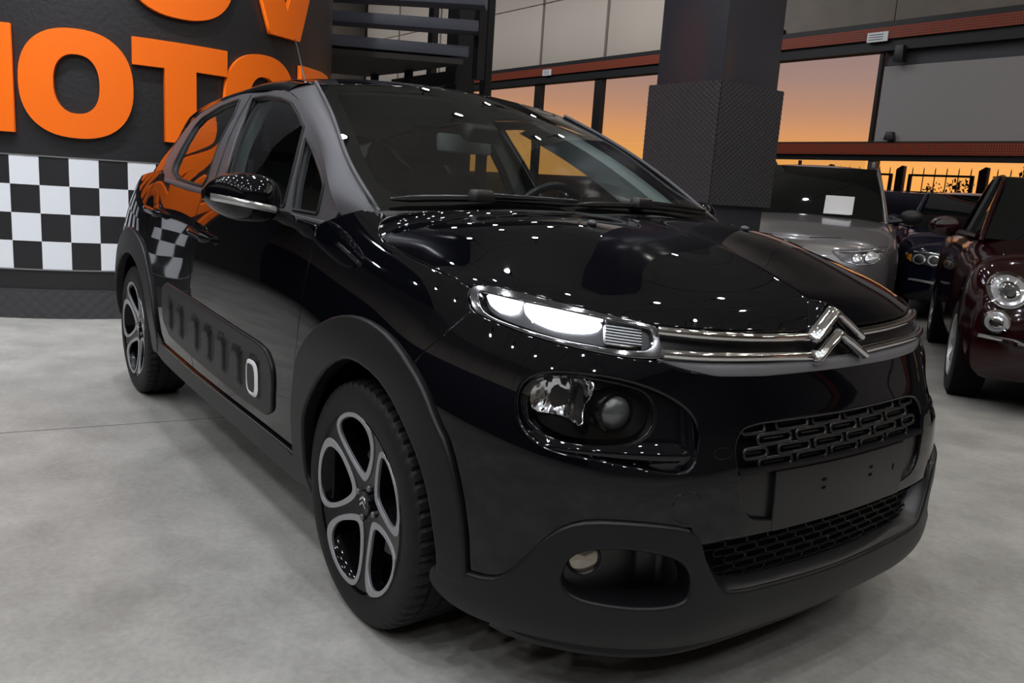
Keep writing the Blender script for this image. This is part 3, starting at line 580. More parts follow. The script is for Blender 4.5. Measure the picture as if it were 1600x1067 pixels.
# main headlamp in its pod
head=chaikin(O['head'],2)
def podf(s,z,off=0.):
    s=np.asarray(s,float);z=np.asarray(z,float); return skin(s,z,0.)+(skin(s,z,1.)-skin(s,z,0.))*((-.016+.012*np.maximum(np.exp(-((z-.630)/.014)**2),np.exp(-((s-.488)/.02)**2))+off)[...,None])
hp=P_(patch('headlamp_pod',shrink(pod,-.006),podf,PAINT,holes=[head],step=.009,rim=.004,depth=.03,mirror=True,gap=0))
subs(hp,patch('lamp_bowl',shrink(head,-.005),skin,SATIN,off=-.075,step=.02,rim=0,depth=.002,mirror=True,gap=0))
def refl(s,z,off=0.):
    s=np.asarray(s,float);z=np.asarray(z,float)
    d=-.03-.05*np.clip(1-((s-.80)/.09)**2-((z-.715)/.07)**2,0,1)+.004*(np.floor(s*60)%2-.5)*((z*55)%1)
    B=skin(s,z,0.); e=skin(s,z,1.)-B; return B+e*(d+off)[...,None]
subs(hp,patch('lamp_reflector',chaikin(O['reflector'],1),refl,REFL,step=.006,rim=.002,depth=.02,mirror=True,gap=0,ref=(0,0,.5)))
# projector: a drum with a bulging lens, looking forward
def on(s,z,o): return Vector(skin(np.array([s]),np.array([z]),o)[0])
pc=on(.655,.703,-.03); ax=(on(.655,.703,.1)-pc).normalized(); ax=Vector((1,-.12,0)).normalized(); q=ax.to_track_quat('Z','Y').to_matrix()
def drum(prof,seg=32):
    m=MB().lathe(prof,seg,'z'); m.v=[tuple(q@Vector(v)+pc) for v in m.v]; return m
subs(hp,drum([(.044,-.05),(.046,-.004),(.044,.0),(.038,.001),(.036,-.01)]).build('projector_ring',GLOSS,mirror=True))
subs(hp,drum([(.037,-.008),(.033,.004),(.024,.013),(.012,.0175),(.0005,.019)]).build('projector_lens',mat('projector_glass',(.06,.065,.065),.06,0,.8,.5),mirror=True))
subs(hp,patch('lamp_cover',head,skin,LENS,off=-.012,step=.02,rim=.004,depth=.012,mirror=True,gap=0))
# upper grille: backing and oval rings
gk=P_(patch('grille',sym([(0,.69),(.30,.692),(.36,.686),(.39,.66),(.395,.63),(.38,.58),(0,.578)]),skin,DARK,off=-.035,step=.03,rim=0,depth=.004,gap=0))
def oval(f,s,z,L,H,r,off,name,m,parent,n=20):
    pts=[]
    for k in range(n):
        a=2*math.pi*k/n; c,d=math.cos(a),math.sin(a); pts.append((s+(L-H)*.5*max(-1,min(1,c*4))+H*.5*c,z+H*.5*d))
    P=f(np.array([p[0] for p in pts]),np.array([p[1] for p in pts]),off)
    o=MB().tube(P.tolist(),r,6,True).build(name,m,parent,sharp=80); return o
for row,(z,sh) in enumerate(((.671,0),(.6455,.062),(.620,0),(.5955,.062))):
    for k in range(-3,4):
        s=k*.124+sh-(.062 if row%2 else 0)+(.062 if row%2==0 else 0)
        lim=(.31,.345,.345,.345)[row]
        if abs(s)>lim: continue
        L=.105 if abs(s)<.31 else .07
        oval(skin,s,z,L,.0215,.0046,-.014,'grille_ring',SATIN,gk)
        P,N=spath(skin,[(s-L*.3,z-.001),(s+L*.3,z-.001)],-.02,5); MB().tube(P.tolist(),.0035,5).build('grille_blade',SATIN,gk)
# plate carrier panel
plh=[(0,.583),(.372,.585),(.354,.512),(.326,.485),(.284,.475),(.262,.470),(0,.470)]
pp=P_(patch('plate_panel',fillet(sym(plh),.012),skin,SATIN,off=-.010,step=.025,rim=.004,depth=.02,gap=.002))
ph=patch('plate_holder',fillet(sym([(0,.576),(.258,.577),(.258,.447),(0,.447)]),.006),skin,SATIN,off=.002,step=.03,rim=.003,depth=.012,gap=0); ph.parent=pp
P,N=spath(skin,[(-.370,.588),(-.2,.5865),(0,.586),(.2,.5865),(.370,.588)],.0,40)
MB().loft(sweep(P,N,[(-.004,-.03),(-.004,.002),(.004,.004),(.005,-.03)])).build('panel_ledge',SATIN,pp)
for s in (-.096,.096):
    for z in (.521,.540):
        patch('screw_slot',fillet([(s-.008,z-.0035),(s+.008,z-.0035),(s+.008,z+.0035),(s-.008,z+.0035)],.003),skin,DARK,off=.0025,step=.01,rim=0,depth=.001,gap=0).parent=pp
patch('screw_slot',fillet([(-.210,.515),(-.203,.515),(-.203,.53),(-.210,.53)],.002),skin,DARK,off=.0025,step=.01,rim=0,depth=.001,gap=0).parent=pp
# lower valance under the plate
P_(patch('valance',sym([(0,.470),(.255,.470),(.285,.462),(.30,.448),(0,.446)]),skin,SATIN,off=-.008,step=.03,rim=.003,depth=.02,gap=0))
# lower intake
ik=P_(patch('air_intake',sym([(0,.452),(.30,.454),(.47,.462),(.45,.40),(.40,.33),(0,.325)]),skin,DARK,off=-.05,step=.04,rim=0,depth=.004,gap=0))
for row in range(6):
    z=.348+.0185*row; lim=.36+.016*row
    for k in range(-7,8):
        s=k*.066+(.033 if row%2 else 0)
        if abs(s)>lim: continue
        oval(skin,s,z,.064,.0165,.0022,-.030,'intake_mesh_cell',GLOSS,ik,12)
# skirt with the lamp surround
skh=[(0,.314),(.19,.316),(.372,.325),(.404,.340),(.445,.402),(.466,.455),(.480,.474),(.525,.4865),(.606,.494),(.69,.492),(.739,.476),(.776,.444),(.813,.397),(.856,.343),(.896,.325),(.9646,.321),(1.0026,.310),(1.041,.308),(1.055,.285),(1.045,.258),(.977,.2276),(.876,.220),(.743,.212),(.6227,.206),(.45,.202),(0,.200)]
fog=chaikin(O['foghole'],2)
P_(patch('bumper_skirt',sym(chaikin([q for q in skh],1,False)),skin,MATTE,holes=[fog,[(-a,b) for a,b in fog]],off=.012,step=.022,rim=.008,depth=.07))
lo_=[(.488,.482),(.466,.455),(.445,.402),(.404,.340),(.372,.325),(.19,.316),(0,.314)]; li_=[(.464,.486),(.447,.462),(.424,.41),(.385,.365),(.355,.348),(.19,.340),(0,.338)]
full=lambda l:chaikin(l[:-1]+[l[-1]]+[(-a,b) for a,b in reversed(l[:-1])],2,False)
Po,No=spath(skin,full(lo_),.011,90); Pi,Ni=spath(skin,full(li_),-.045,90)
P_(MB().loft([[tuple(p-n*.03),tuple(p),tuple(p*.75+q*.25+n*.006),tuple(p*.5+q*.5+n*.007),tuple(p*.2+q*.8+n*.003),tuple(q),tuple(q-n*.02)] for p,n,q in zip(Po,No,Pi)],caps=False,ring_closed=False).build('intake_ledge',SATIN,sharp=70))
P,N=spath(skin,[(.90,.222),(.84,.20),(.743,.188),(.6227,.177),(.45,.168),(0,.165),(-.45,.168),(-.6227,.175),(-.743,.185),(-.84,.20),(-.90,.222)],-.02,80)
P_(MB().loft(sweep(P,N,[(-.03,-.03),(-.03,.0),(-.02,.016),(0,.022),(.018,.02),(.03,.006),(.03,-.03)])).build('front_lip',MATTE))
def foz(s,z,off=0.):
    s=np.asarray(s,float);z=np.asarray(z,float);B=skin(s,z,0.);e=skin(s,z,1.)-B
    d=-.015-.075*np.clip((.76-s)/.2,0,1)*np.clip((s-.46)/.05,0,1); return B+e*(d+off)[...,None]
fl=P_(patch('fog_lamp_recess',shrink(fog,-.008),foz,SATIN,step=.015,rim=0,depth=.004,mirror=True,gap=0))
P_(fl)
fc=on(.700,.400,-.03); fa=(Vector((.78,-.42,.02))).normalized(); fq=fa.to_track_quat('Z','Y').to_matrix()
def fdrum(prof,seg=28):
    m=MB().lathe(prof,seg,'z'); m.v=[tuple(fq@Vector(v)+fc) for v in m.v]; return m
subs(fl,fdrum([(.036,-.03),(.037,.002),(.034,.005),(.031,.002)]).build('fog_lamp_ring',SATIN,mirror=True))
subs(fl,fdrum([(.033,-.02),(.03,.002),(.018,.007),(.0005,.009)]).build('fog_lamp_lens',mat('fog_lamp_glass',(.30,.26,.22),.10,.85,.6,.6),mirror=True))
# tow cover and parking sensors
tc_=[(.494+.034*math.cos(a),.526+.031*math.sin(a)) for a in np.linspace(0,2*math.pi,40,endpoint=False)]
P_(patch('tow_cover',tc_,skin,PAINT,off=.0008,step=.02,rim=.002,depth=.003,gap=0))
for s0,z0 in ((.413,.633),(-.413,.633)):
    el=[(s0+.023*math.cos(a),z0+.0105*math.sin(a)) for a in np.linspace(0,2*math.pi,32,endpoint=False)]
    P_(patch('parking_sensor',el,skin,PAINT,off=.0006,step=.02,rim=.002,depth=.003,gap=0))
# front wings
wing=[(1.0977,.9150),(1.1225,.9206),(1.1963,.9325),(1.3707,.9554),(1.5091,.9818),(1.5402,.9939),(1.570,1.0133),(1.590,1.048),(1.69,1.052),(1.77,1.030),(1.850,1.0),(1.8436,.9537),(1.8271,.9187),(1.8135,.7657),(1.8126,.6553),(1.8274,.5393),(1.842,.42),(1.85,.29),(1.80,.285),(1.80,.42),(1.775,.54),(1.755,.62),(1.68,.70),(1.595,.748),(1.51,.772),(1.4293,.779),(1.332,.768),(1.25,.742),(1.20,.718),(1.1598,.7636),(1.105,.8215),(1.0612,.8724),(1.093,.895)]
P_(patch('front_wing',wing,skin,PAINT,step=.02,rim=.004,depth=.015,mirror=True))
P_(patch('arch_trim',chaikin([(a,b) for a,b in arch_f]+[(.955,.305),(.99,.30),(1.026,.305),(1.0245,.318)][::1]+[(a,b) for a,b in reversed(O['farch_in'])][1:]+[(1.73,.25),(1.80,.262),(1.83,.29),(1.812,.43)],1),skin,MATTE,off=.014,step=.02,rim=.009,depth=.03,mirror=True,gap=0))
# doors
fd=[(1.8666,.9941),(1.8436,.9537),(1.8271,.9187),(1.8135,.7657),(1.8126,.6553),(1.8274,.5393),(1.842,.40),(1.85,.32),(2.1457,.322),(2.88,.330),(2.8895,.4183),(2.8983,.696),(2.9478,.8778),(2.9653,.9642),(2.9868,1.042),(2.4,1.018),(2.0,1.004)]
rd=[(2.8895,.333),(2.8935,.4183),(2.9023,.696),(2.9518,.8778),(2.9693,.9642),(2.9908,1.042),(3.2528,1.0497),(3.5608,1.0677),(3.72,1.105),(3.73,.99),(3.72,.90),(3.66,.80),(3.56,.69),(3.46,.57),(3.40,.45),(3.385,.365),(3.2,.345)]
P_(patch('front_door',fd,skin,PAINT,step=.024,rim=.004,depth=.015,mirror=True))
P_(patch('rear_door',rd,skin,PAINT,step=.024,rim=.004,depth=.015,mirror=True))
qp=[(3.725,1.11),(3.735,.99),(3.725,.90),(3.665,.80),(3.60,.725),(3.68,.775),(3.80,.815),(3.93,.828),(4.05,.815),(4.18,.76),(4.27,.68),(4.32,.62),(4.62,.62),(4.66,.9),(4.66,1.03),(4.2,1.06),(3.95,1.085)]
P_(patch('rear_quarter',qp,skin,PAINT,step=.026,rim=.004,depth=.015,mirror=True))
ra=[(3.46,.30),(3.418,.37),(3.425,.46),(3.478,.58),(3.575,.69),(3.70,.775),(3.836,.813),(3.93,.822),(4.0225,.805),(4.15,.745),(4.26,.65),(4.32,.52),(4.33,.40),(4.30,.33),(4.23,.36),(4.235,.45),(4.20,.55),(4.13,.64),(4.02,.70),(3.92,.716),(3.82,.705),(3.70,.655),(3.60,.575),(3.54,.48),(3.52,.40),(3.535,.30)]
P_(patch('arch_trim',chaikin(ra,1),skin,MATTE,off=.014,step=.022,rim=.009,depth=.03,mirror=True,gap=0))
sill=[(1.80,.318),(2.1457,.326),(2.8789,.334),(3.3849,.350),(3.43,.39),(3.47,.40),(3.50,.33),(3.45,.285),(3.2457,.268),(2.7667,.260),(2.3876,.252),(1.85,.238),(1.76,.245)]
P_(patch('sill_trim',chaikin(sill,1),skin,MATTE,off=.010,step=.026,rim=.008,depth=.05,mirror=True,gap=0))
P,N=spath(skin,[(1.83,.328),(2.1457,.333),(2.8789,.341),(3.36,.357),(3.40,.40)],.003,60)
P_(MB().loft(sweep(P,N,[(u*.7,v*.9) for u,v in ell])).build('sill_rail',PAINT,mirror=True))
# air bump pads
ab=fillet([(3.2856,.5621),(3.2895,.6168),(3.2292,.6441),(2.8769,.634),(2.3878,.6145),(2.1055,.604),(2.0317,.5935),(1.986,.5571),(1.9732,.505),(1.99,.4195),(2.0502,.3906),(2.2795,.3891),(2.8735,.4118),(3.1769,.4315),(3.2669,.4819)],.02)
def bumps(s,z,off=0.):
    s=np.asarray(s,float);z=np.asarray(z,float);h=0
    for k in range(7):
        c=2.128+.163*k+(.05 if k>4 else 0); zc=.490+.006*k; a=np.abs(s-c)/.05; b=np.abs(z-zc)/.066; e=(a**4+b**4)**.25
        h=h+.010*np.clip((1.05-e)/.3,0,1)**.7
    return skin(s,z,.009+h+off)
ap=P_(patch('door_bump_pad',ab,bumps,MATTE,step=.0125,rim=.007,depth=.02,mirror=True,gap=0))
rg=lambda a,b:[(2.128+a*np.sign(math.cos(t))*abs(math.cos(t))**.6,.490+b*np.sign(math.sin(t))*abs(math.sin(t))**.6) for t in np.linspace(0,2*math.pi,44,endpoint=False)]
rr=patch('bump_ring',rg(.050,.058),bumps,WHITE,holes=[rg(.040,.048)],off=.002,step=.01,rim=.002,depth=.003,mirror=True,gap=0); subs(ap,rr)
for o in rr: o['label']='white oval ring on the door pad'
# rear: bumper, tailgate, lights
P_(patch('rear_bumper',sym([(0,.62),(0,.62)])[:0] or [(4.31,.60),(4.32,.40),(4.32,.25),(SK[-1],.25),(2*SK[-1]-4.32,.25),(2*SK[-1]-4.31,.60)],lambda s,z,off=0.: np.where((np.asarray(s)>SK[-1])[...,None],skin(2*SK[-1]-np.asarray(s,float),z,off)*np.array([1,-1,1]),skin(s,z,off)),SATIN,off=.004,step=.05,rim=.004,depth=.03,gap=0))
P_(patch('tailgate',[(4.67,.61),(SK[-1],.61),(2*SK[-1]-4.67,.61),(2*SK[-1]-4.67,1.1),(4.67,1.1)],lambda s,z,off=0.: np.where((np.asarray(s)>SK[-1])[...,None],skin(2*SK[-1]-np.asarray(s,float),z,off)*np.array([1,-1,1]),skin(s,z,off)),PAINT,step=.05,rim=.004,depth=.02))
P_(patch('tail_lamp',fillet([(4.36,.86),(4.66,.84),(4.66,1.02),(4.40,1.04)],.03),skin,REDL,off=.012,step=.03,rim=.006,depth=.02,mirror=True,gap=0))
e=np.array([[(-3.02-.10*t,yy*(1+.12*t),(roof(np.array([-3.0]),np.array([yy]))[0][2])*(1-t)+1.09*t) for t in np.linspace(0,1,6)] for yy in np.linspace(-.5,.5,11)])
P_(MB().grid(e).build('rear_window',mat('dark_rear_glass',(.01,.011,.011),.03,0,.6)))
# ------------------------------------------------------------------ cabin
rl=[(-.935,0),(-.945,-.18),(-.962,-.33),(-1.005,-.555),(-1.15,-.563),(-1.4,-.566),(-1.8,-.566),(-2.2,-.562),(-2.6,-.552),(-3.0,-.51),(-3.02,0)]
P_(patch('roof',symy(rl),roof,PAINT,step=.035,rim=.005,depth=.02,ref=(-1.5,0,.5)))
def gq(x,z,off=0.): return side(np.array([x]),np.array([z]),off)[0]
se=smooth3([(-.215,-.70,1.045),(-.43,-.687,1.168),(-.68,-.632,1.306),(-1.0,-.56,1.444)],40)
df=O['dlo_front']; wl=smooth3([np.array((-.315,-.735,.995))]+[gq(a,b,.004) for a,b in df[:5]]+[gq(-1.2,1.426,.004)],40)
rings=[]
for a,b in zip(wl,se):
    mid=(a+b)/2; out=np.cross(b-a,(-.75,.12,.4)); out/=np.linalg.norm(out); out*=np.sign(out[1])*-1
    rings.append([tuple((1-t)**2*a+2*t*(1-t)*(mid+out*.016)+t*t*b) for t in np.linspace(0,1,9)])
P_(MB().grid(np.array(rings)).build('pillar_trim',SATG,mirror=True,sharp=80))
gut=[tuple(p) for p in se]; P_(MB().tube([(p[0]+.004,p[1],p[2]+.005) for p in gut],.0065,8).build('screen_gutter',SATG,mirror=True))
top=smooth3([gq(a,b,.004) for a,b in [(-1.12,1.418),(-1.296,1.4341),(-1.6335,1.4395),(-1.9654,1.4203),(-2.3247,1.3908),(-2.60,1.352)]],40)
tr=smooth3([(x,-.563 if x>-2.3 else -.548,roof(np.array([x]),np.array([-.563 if x>-2.3 else -.548]))[0][2]) for x in (-1.0,-1.3,-1.63,-1.96,-2.32,-2.6)],40)
rings=[]
for a,b in zip(top,tr):
    mid=(a+b)/2+np.array((0,-.6,.8))*.22*np.linalg.norm(b-a); rings.append([tuple((1-t)**2*a+2*t*(1-t)*mid+t*t*b) for t in np.linspace(0,1,8)])
P_(MB().grid(np.array(rings)).build('roof_rail',PAINT,mirror=True,sharp=80))
# side window surround with three openings
dlo=df[:6]+[(-1.6335,1.4395)]+[(a,b) for a,b in O['dlo'][1:4]]+[(-2.50,1.27),(-2.41,1.16),(-2.30,1.10),(-2.15,1.062),(-1.7975,1.044),(-1.5657,1.036),(-1.0,1.008),(-.52,.995),(-.40,1.0)]
fg=fillet([(-1.514,1.4134),(-1.3599,1.4146),(-1.1582,1.396),(-1.0297,1.3722),(-.9074,1.3296),(-.8071,1.2827),(-.8053,1.2745),(-.7635,1.1632),(-.7277,1.03),(-1.335,1.055)],.012)
ql=fillet([(-.7617,1.250),(-.6694,1.2073),(-.5465,1.1424),(-.5019,1.110),(-.4915,1.0245),(-.665,1.026),(-.7085,1.115)],.010)
rw=fillet([(-1.6535,1.4142),(-1.8919,1.3936),(-2.1389,1.3518),(-2.180,1.3169),(-2.161,1.2761),(-2.135,1.1972),(-2.1263,1.136),(-2.1015,1.1062),(-1.9694,1.0802),(-1.7754,1.0692),(-1.5899,1.0608),(-1.5623,1.0872),(-1.5853,1.2606),(-1.6038,1.3505)],.012)
rq=fillet([(-2.225,1.305),(-2.40,1.325),(-2.36,1.20),(-2.28,1.135),(-2.185,1.125),(-2.19,1.2)],.01)
P_(patch('window_surround',dlo,side,SATG,holes=[fg,ql,rw],off=.003,step=.028,rim=.004,depth=.02,mirror=True,gap=0))
for nm,pl in (('front_door_glass',fg),('quarter_light',ql),('rear_door_glass',rw)): P_(patch(nm,shrink(pl,-.003),side,TINT if nm[0]=='r' else GLASS,off=-.008,step=.05,rim=0,depth=.003,mirror=True,gap=0))
for pl in (fg,ql,rw):
    P=side(np.array([a for a,b in pl]),np.array([b for a,b in pl]),.003); P_(MB().tube(P.tolist(),.006,6,True).build('window_seal',SEAL,mirror=True))
P=side(np.array([-1.555,-1.53,-1.50,-1.465,-1.445]),np.array([1.428,1.34,1.25,1.14,1.045]),.0045); P_(MB().tube(P.tolist(),.003,5).build('pillar_joint',SEAL,mirror=True))
P=side(np.linspace(-.42,-2.14,30),np.interp(np.linspace(-.42,-2.14,30),[-2.14,-1.8,-1.56,-1,-.42],[1.066,1.052,1.043,1.016,1.0]),.006); P_(MB().tube(P.tolist(),.009,8).build('belt_moulding',SATG,mirror=True))
# C pillar: closing skin between the surround, the rail and the tailgate
cp=[(-2.59,1.373),(-2.60,1.34),(-2.56,1.27),(-2.43,1.155),(-2.31,1.09),(-2.29,1.055),(-2.7,1.03),(-3.05,1.01),(-3.06,1.10),(-3.0,1.26),(-2.85,1.315)]
P_(patch('rear_pillar',cp,side,PAINT,off=.0,step=.03,rim=.004,depth=.02,mirror=True,gap=0))
# windscreen with printed border, cowl, wipers
wo=[(-.10,0),(-.12,-.35),(-.20,-.69),(-.24,-.712),(-.43,-.684),(-.68,-.630),(-1.0,-.556),(-.957,-.3),(-.932,0)]
wi=[(-.165,0),(-.19,-.35),(-.265,-.61),(-.32,-.645),(-.45,-.628),(-.68,-.578),(-.93,-.512),(-.915,-.3),(-.895,-.12),(-.80,-.09),(-.79,0)]
ws=P_(patch('windscreen',symy(wo),screen,GLASS,step=.05,rim=.002,depth=.004,gap=0,ref=(-1,0,.4)))
fr_=patch('printed_border',symy(wo),screen,mat('black_screen_print',(.002,.002,.002),.7,0,.05),holes=[fillet(symy(wi),.04)],off=-.005,step=.045,rim=0,depth=.001,gap=0,ref=(-1,0,.4)); fr_.parent=ws
cowl=[(.0,0),(-.03,-.35),(-.10,-.70),(-.20,-.72),(-.14,-.35),(-.115,0)]
P_(patch('cowl_panel',symy(cowl),screen,SATIN,off=.004,step=.05,rim=.003,depth=.02,gap=0,ref=(-.5,0,.3)))
def wiper(cap,blade,arm):
    b=P_(MB().tube([(p[0],p[1],p[2]+.018) for p in smooth3(blade,12)],[.004]+[.010]*10+[.004],6).build('wiper_blade',SATIN))
    a=MB().tube([(p[0],p[1],p[2]+.03) for p in arm],[.010,.009,.007,.005],6).build('wiper_arm',SATIN,b)
    MB().box((cap[0]+.02,cap[1],cap[2]+.03),(.055,.075,.035),taper=.75).build('wiper_cap',SATIN,b,bevel=.006)
W=[np.array(p) for p in O['wiper_px']]
wiper(W[2],[W[0],W[1],W[3]],[W[2],W[2]*.7+W[3]*.3,W[2]*.3+W[3]*.7,W[3]])
wiper(np.array((-.17,.22,1.085)),[(-.145,-.06,1.08),W[4],W[5]],[np.array((-.17,.22,1.085)),(-.165,.30,1.084),(-.18,.45,1.08),W[5]])
for yy in (-.306,.306):
    q_=bonnet(np.array([.33]),np.array([yy/.306*.372]))[0]; P_(MB().ball((q_[0],q_[1],q_[2]+.004),(.016,.011,.009),14,8).build('washer_nozzle',SATG))
# aerial
P_(MB().tube([(-2.36,0,1.455),(-2.39,0,1.475),(-2.62,0,1.835)],[.014,.006,.0028],8).build('aerial',SATIN))
# door mirrors
def mirror_parts():
    prof=[]; n=56
    def sec(y,cx,cz,rx,rzu,rzd):
        return [(cx+rx*math.copysign(abs(math.cos(a))**.88,math.cos(a)),y,cz+(rzu if math.sin(a)>0 else rzd)*math.copysign(abs(math.sin(a))**.88,math.sin(a))) for a in np.linspace(0,2*math.pi,n,endpoint=False)]
    kf=lambda y: max(.04,(1-min(1,abs((y+.937)/(.107 if y<-.937 else .104)))**2.7))**.5
    S_=[(y,-.035+.100*kf(y),1.056+.006*(-y-.84)/.2,.088*kf(y),.070*kf(y),.066*kf(y)) for y in [-.937-.107*math.sin(q) for q in np.linspace(-1.15,math.pi/2,46)]]
    S_=[q for q in S_ if q[0]<-.834]; yy=np.array([q[0] for q in S_]); Q=np.array([sec(y,-.62+cx,cz,rx,a,b) for y,cx,cz,rx,a,b in S_])
    P5=np.array([q[1:] for q in S_]); ev=lambda y: np.array([np.interp(-y,-yy,P5[:,i]) for i in range(5)])
    m=MB(); m.loft([r.tolist() for r in Q]); h=P_(m.build('mirror_housing',PAINT,mirror=True,sharp=60))
    strip=[]
    for y in np.linspace(-.885,-1.038,28):
        b=ev(y); k_=(y+.885)/(-.153); strip.append((-.62+b[0]+b[2]*.93,y,1.032+.026*k_))
    s=MB().loft([[(p[0]-.03,p[1],p[2]-.010),(p[0]+.004,p[1],p[2]-.010),(p[0]+.010,p[1],p[2]-.004),(p[0]+.010,p[1],p[2]+.004),(p[0]+.005,p[1],p[2]+.010),(p[0]-.03,p[1],p[2]+.010)] for p in strip]).build('mirror_indicator',mat('clear_indicator',(.62,.62,.62),.15,.7),mirror=True); subs(h,s)
    g=MB().prism([( -.865,1.03),(-1.02,1.035),(-1.03,1.075),(-.99,1.10),(-.88,1.10)],lambda a,b,d:(-.645+d,a,b),0,.006).build('mirror_glass',MIRG,mirror=True); subs(h,g)
    a=MB().loft([[(-.62+dx,y,z+dz) for dx,dz in ((-.05,-.018),(.03,-.02),(.06,0),(.03,.018),(-.05,.018))] for y,z in ((-.775,.985),(-.80,1.0),(-.83,1.015),(-.88,1.022))]).build('mirror_foot',PAINT,mirror=True,sharp=50); subs(h,a)
mirror_parts()
# door handles
for s0,z0 in ((2.80,.885),(3.55,.928)):
    cup=[(s0+.02+.068*math.cos(a),z0+.004+.030*math.sin(a)) for a in np.linspace(0,2*math.pi,28,endpoint=False)]
    hd=P_(patch('handle_cup',cup,lambda s,z,off=0.,s0=s0,z0=z0: skin(s,z,.002-.016*np.clip(1-((np.asarray(s)-s0-.02)/.066)**2-((np.asarray(z)-z0-.004)/.029)**2,0,1)+off),PAINT,step=.012,rim=.002,depth=.004,mirror=True,gap=0))
    P,N=spath(skin,[(s0-.10,z0-.006),(s0-.05,z0-.003),(s0+.05,z0+.003),(s0+.105,z0+.006)],.026,14)
    P[0]-=N[0]*.024; P[-1]-=N[-1]*.02; rad=[.55]+[1]*12+[.7]
    subs(hd,MB().loft([[tuple(p+b_*u*k+n*v*k) for u,v in [(.017*math.cos(a),.012*math.sin(a)) for a in np.linspace(0,2*math.pi,12,endpoint=False)]] for p,n,k,b_ in zip(P,N,rad,[np.array((0,0,1.))]*14)]).build('door_handle',PAINT,mirror=True,sharp=70))
# inner door skins, floor pan, light-blocking shell (dark)
P_(patch('inner_door_trim',[(1.95,.30),(3.5,.33),(3.55,1.02),(2.0,.99)],skin,FABR,off=-.07,step=.1,rim=0,depth=.01,mirror=True,gap=0))
P_(patch('front_light_block',sym([(0,.22),(.90,.26),(.90,.52),(.95,.66),(1.0,.80),(1.0,.88),(.6,.84),(0,.82)]),skin,DARK,off=-.10,step=.06,rim=0,depth=.004,gap=0))  # dark shell added behind the nose to block stray light
P_(MB().box((-1.25,0,.30),(3.2,1.06,.20)).box((-1.27,0,.24),(1.5,1.5,.06)).box((.25,0,.55),(.5,1.0,.5)).box((-1.27,0,.45),(1.6,1.5,.04)).build('floor_pan',DARK))
for xx in (0,-2.54):
    m=MB()
    rows=[[( xx+0.42*math.cos(a),y,.34+0.42*math.sin(a)) for a in np.linspace(-.04*math.pi,1.04*math.pi,40)] for y in (-.815,-.50)]
    m.grid(np.array(rows)); m.v+=[]; k=len(m.v)
    m.add([(xx+0.42*math.cos(a),-.50,.34+0.42*math.sin(a)) for a in np.linspace(-.04*math.pi,1.04*math.pi,40)],[tuple(range(40))])
    P_(m.build('wheel_liner',DARK,mirror=True))
# wheels
WC=[(0,-1),(0,1),(-2.54,-1),(-2.54,1)]
tm=MB(); seg=234
prof=[(.222,-.092),(.232,-.100),(.2365,-.1035),(.2385,-.1015),(.262,-.1065),(.285,-.1045),(.300,-.1005),(.3125,-.092),(.3170,-.080),(.3180,-.060),(.3105,-.058),(.3105,-.050),(.3185,-.048),(.3185,-.010),(.3105,-.008),(.3105,.004),(.3185,.006),(.3185,.046),(.3105,.048),(.3105,.058),(.3180,.060),(.3170,.080),(.3125,.092),(.290,.104),(.262,.106),(.232,.098),(.222,.09)]
vv=[];m_=len(prof)
for k in range(seg):
    for j,(r,h) in enumerate(prof):
        a=2*math.pi*(k+ (h*22 if abs(h)>.05 else 8*h/.05*.1))/seg
        if k%4==0 and (7<=j<=9 or 20<=j<=22): r-=.0065
        if (k+2)%4==0 and j in (12,13,16,17): r-=.004
        vv.append((r*math.cos(a),h,r*math.sin(a)))
ff=[(k*m_+j,k*m_+j+1,((k+1)%seg)*m_+j+1,((k+1)%seg)*m_+j) for k in range(seg) for j in range(m_-1)]
tyre_me=tm.add(vv,ff).mesh('tyre',30); tyre_me.materials.append(RUB)
def wface(u,v,off=0.):
    u=np.asarray(u,float);v=np.asarray(v,float);r=np.hypot(u,v); return np.stack([u,-(.070+.030*np.clip(r/.225,0,1.1)**1.6)-off,v],-1)
pol=lambda c,l:[(r*math.cos(math.radians(c+t)),r*math.sin(math.radians(c+t))) for r,t in l]
po=[(.058,-10),(.058,10),(.10,28),(.16,31.5),(.207,30),(.229,24),(.236,11),(.237,0),(.236,-11),(.229,-24),(.207,-30),(.16,-32),(.10,-28)]
pi_=[(.076,-8),(.076,8),(.11,22),(.16,27.5),(.203,27.2),(.222,20.5),(.229,8),(.2285,-6),(.219,-17.5),(.199,-24.5),(.16,-28),(.11,-21.5)]
wheel=thing('wheel_proto',None,None)
angs=[28+72*k for k in range(5)]
inn=[chaikin(pol(c,pi_),2) for c in angs]; outl=[chaikin(pol(c,po),2) for c in angs]
disc=[(.226*math.cos(a),.226*math.sin(a)) for a in np.linspace(0,2*math.pi,90,endpoint=False)]
wf=patch('wheel',disc,wface,GLOSS,holes=[shrink(q,-.003) for q in inn],step=.011,rim=.003,depth=.035,ref=(0,1,0),gap=0)
kids=[]
for q,qi in zip(outl,inn): kids.append(patch('rim_loop',q,wface,SILVER,holes=[qi],off=.0035,step=.009,rim=.0015,depth=.006,ref=(0,1,0),gap=0))
kids.append(link('tyre',tyre_me,None))
kids.append(MB().lathe([(.236,-.101),(.231,-.104),(.224,-.100),(.214,-.08),(.205,-.02),(.205,.09)],72).build('rim_barrel',GLOSS))
kids.append(MB().lathe([(.15,-.012),(.15,.010),(.055,.010),(.055,-.012)][::-1]+[(.055,-.012)],48).build('brake_disc',STEEL))
kids.append(MB().lathe([(.0005,.012),(.20,.012),(.205,.05)],32).build('brake_shield',DARK))
kids.append(MB().lathe([(.034,-.066),(.034,-.080),(.031,-.084),(.026,-.083),(.0005,-.082)],36).build('hub_cap',GLOSS))
cm=MB()
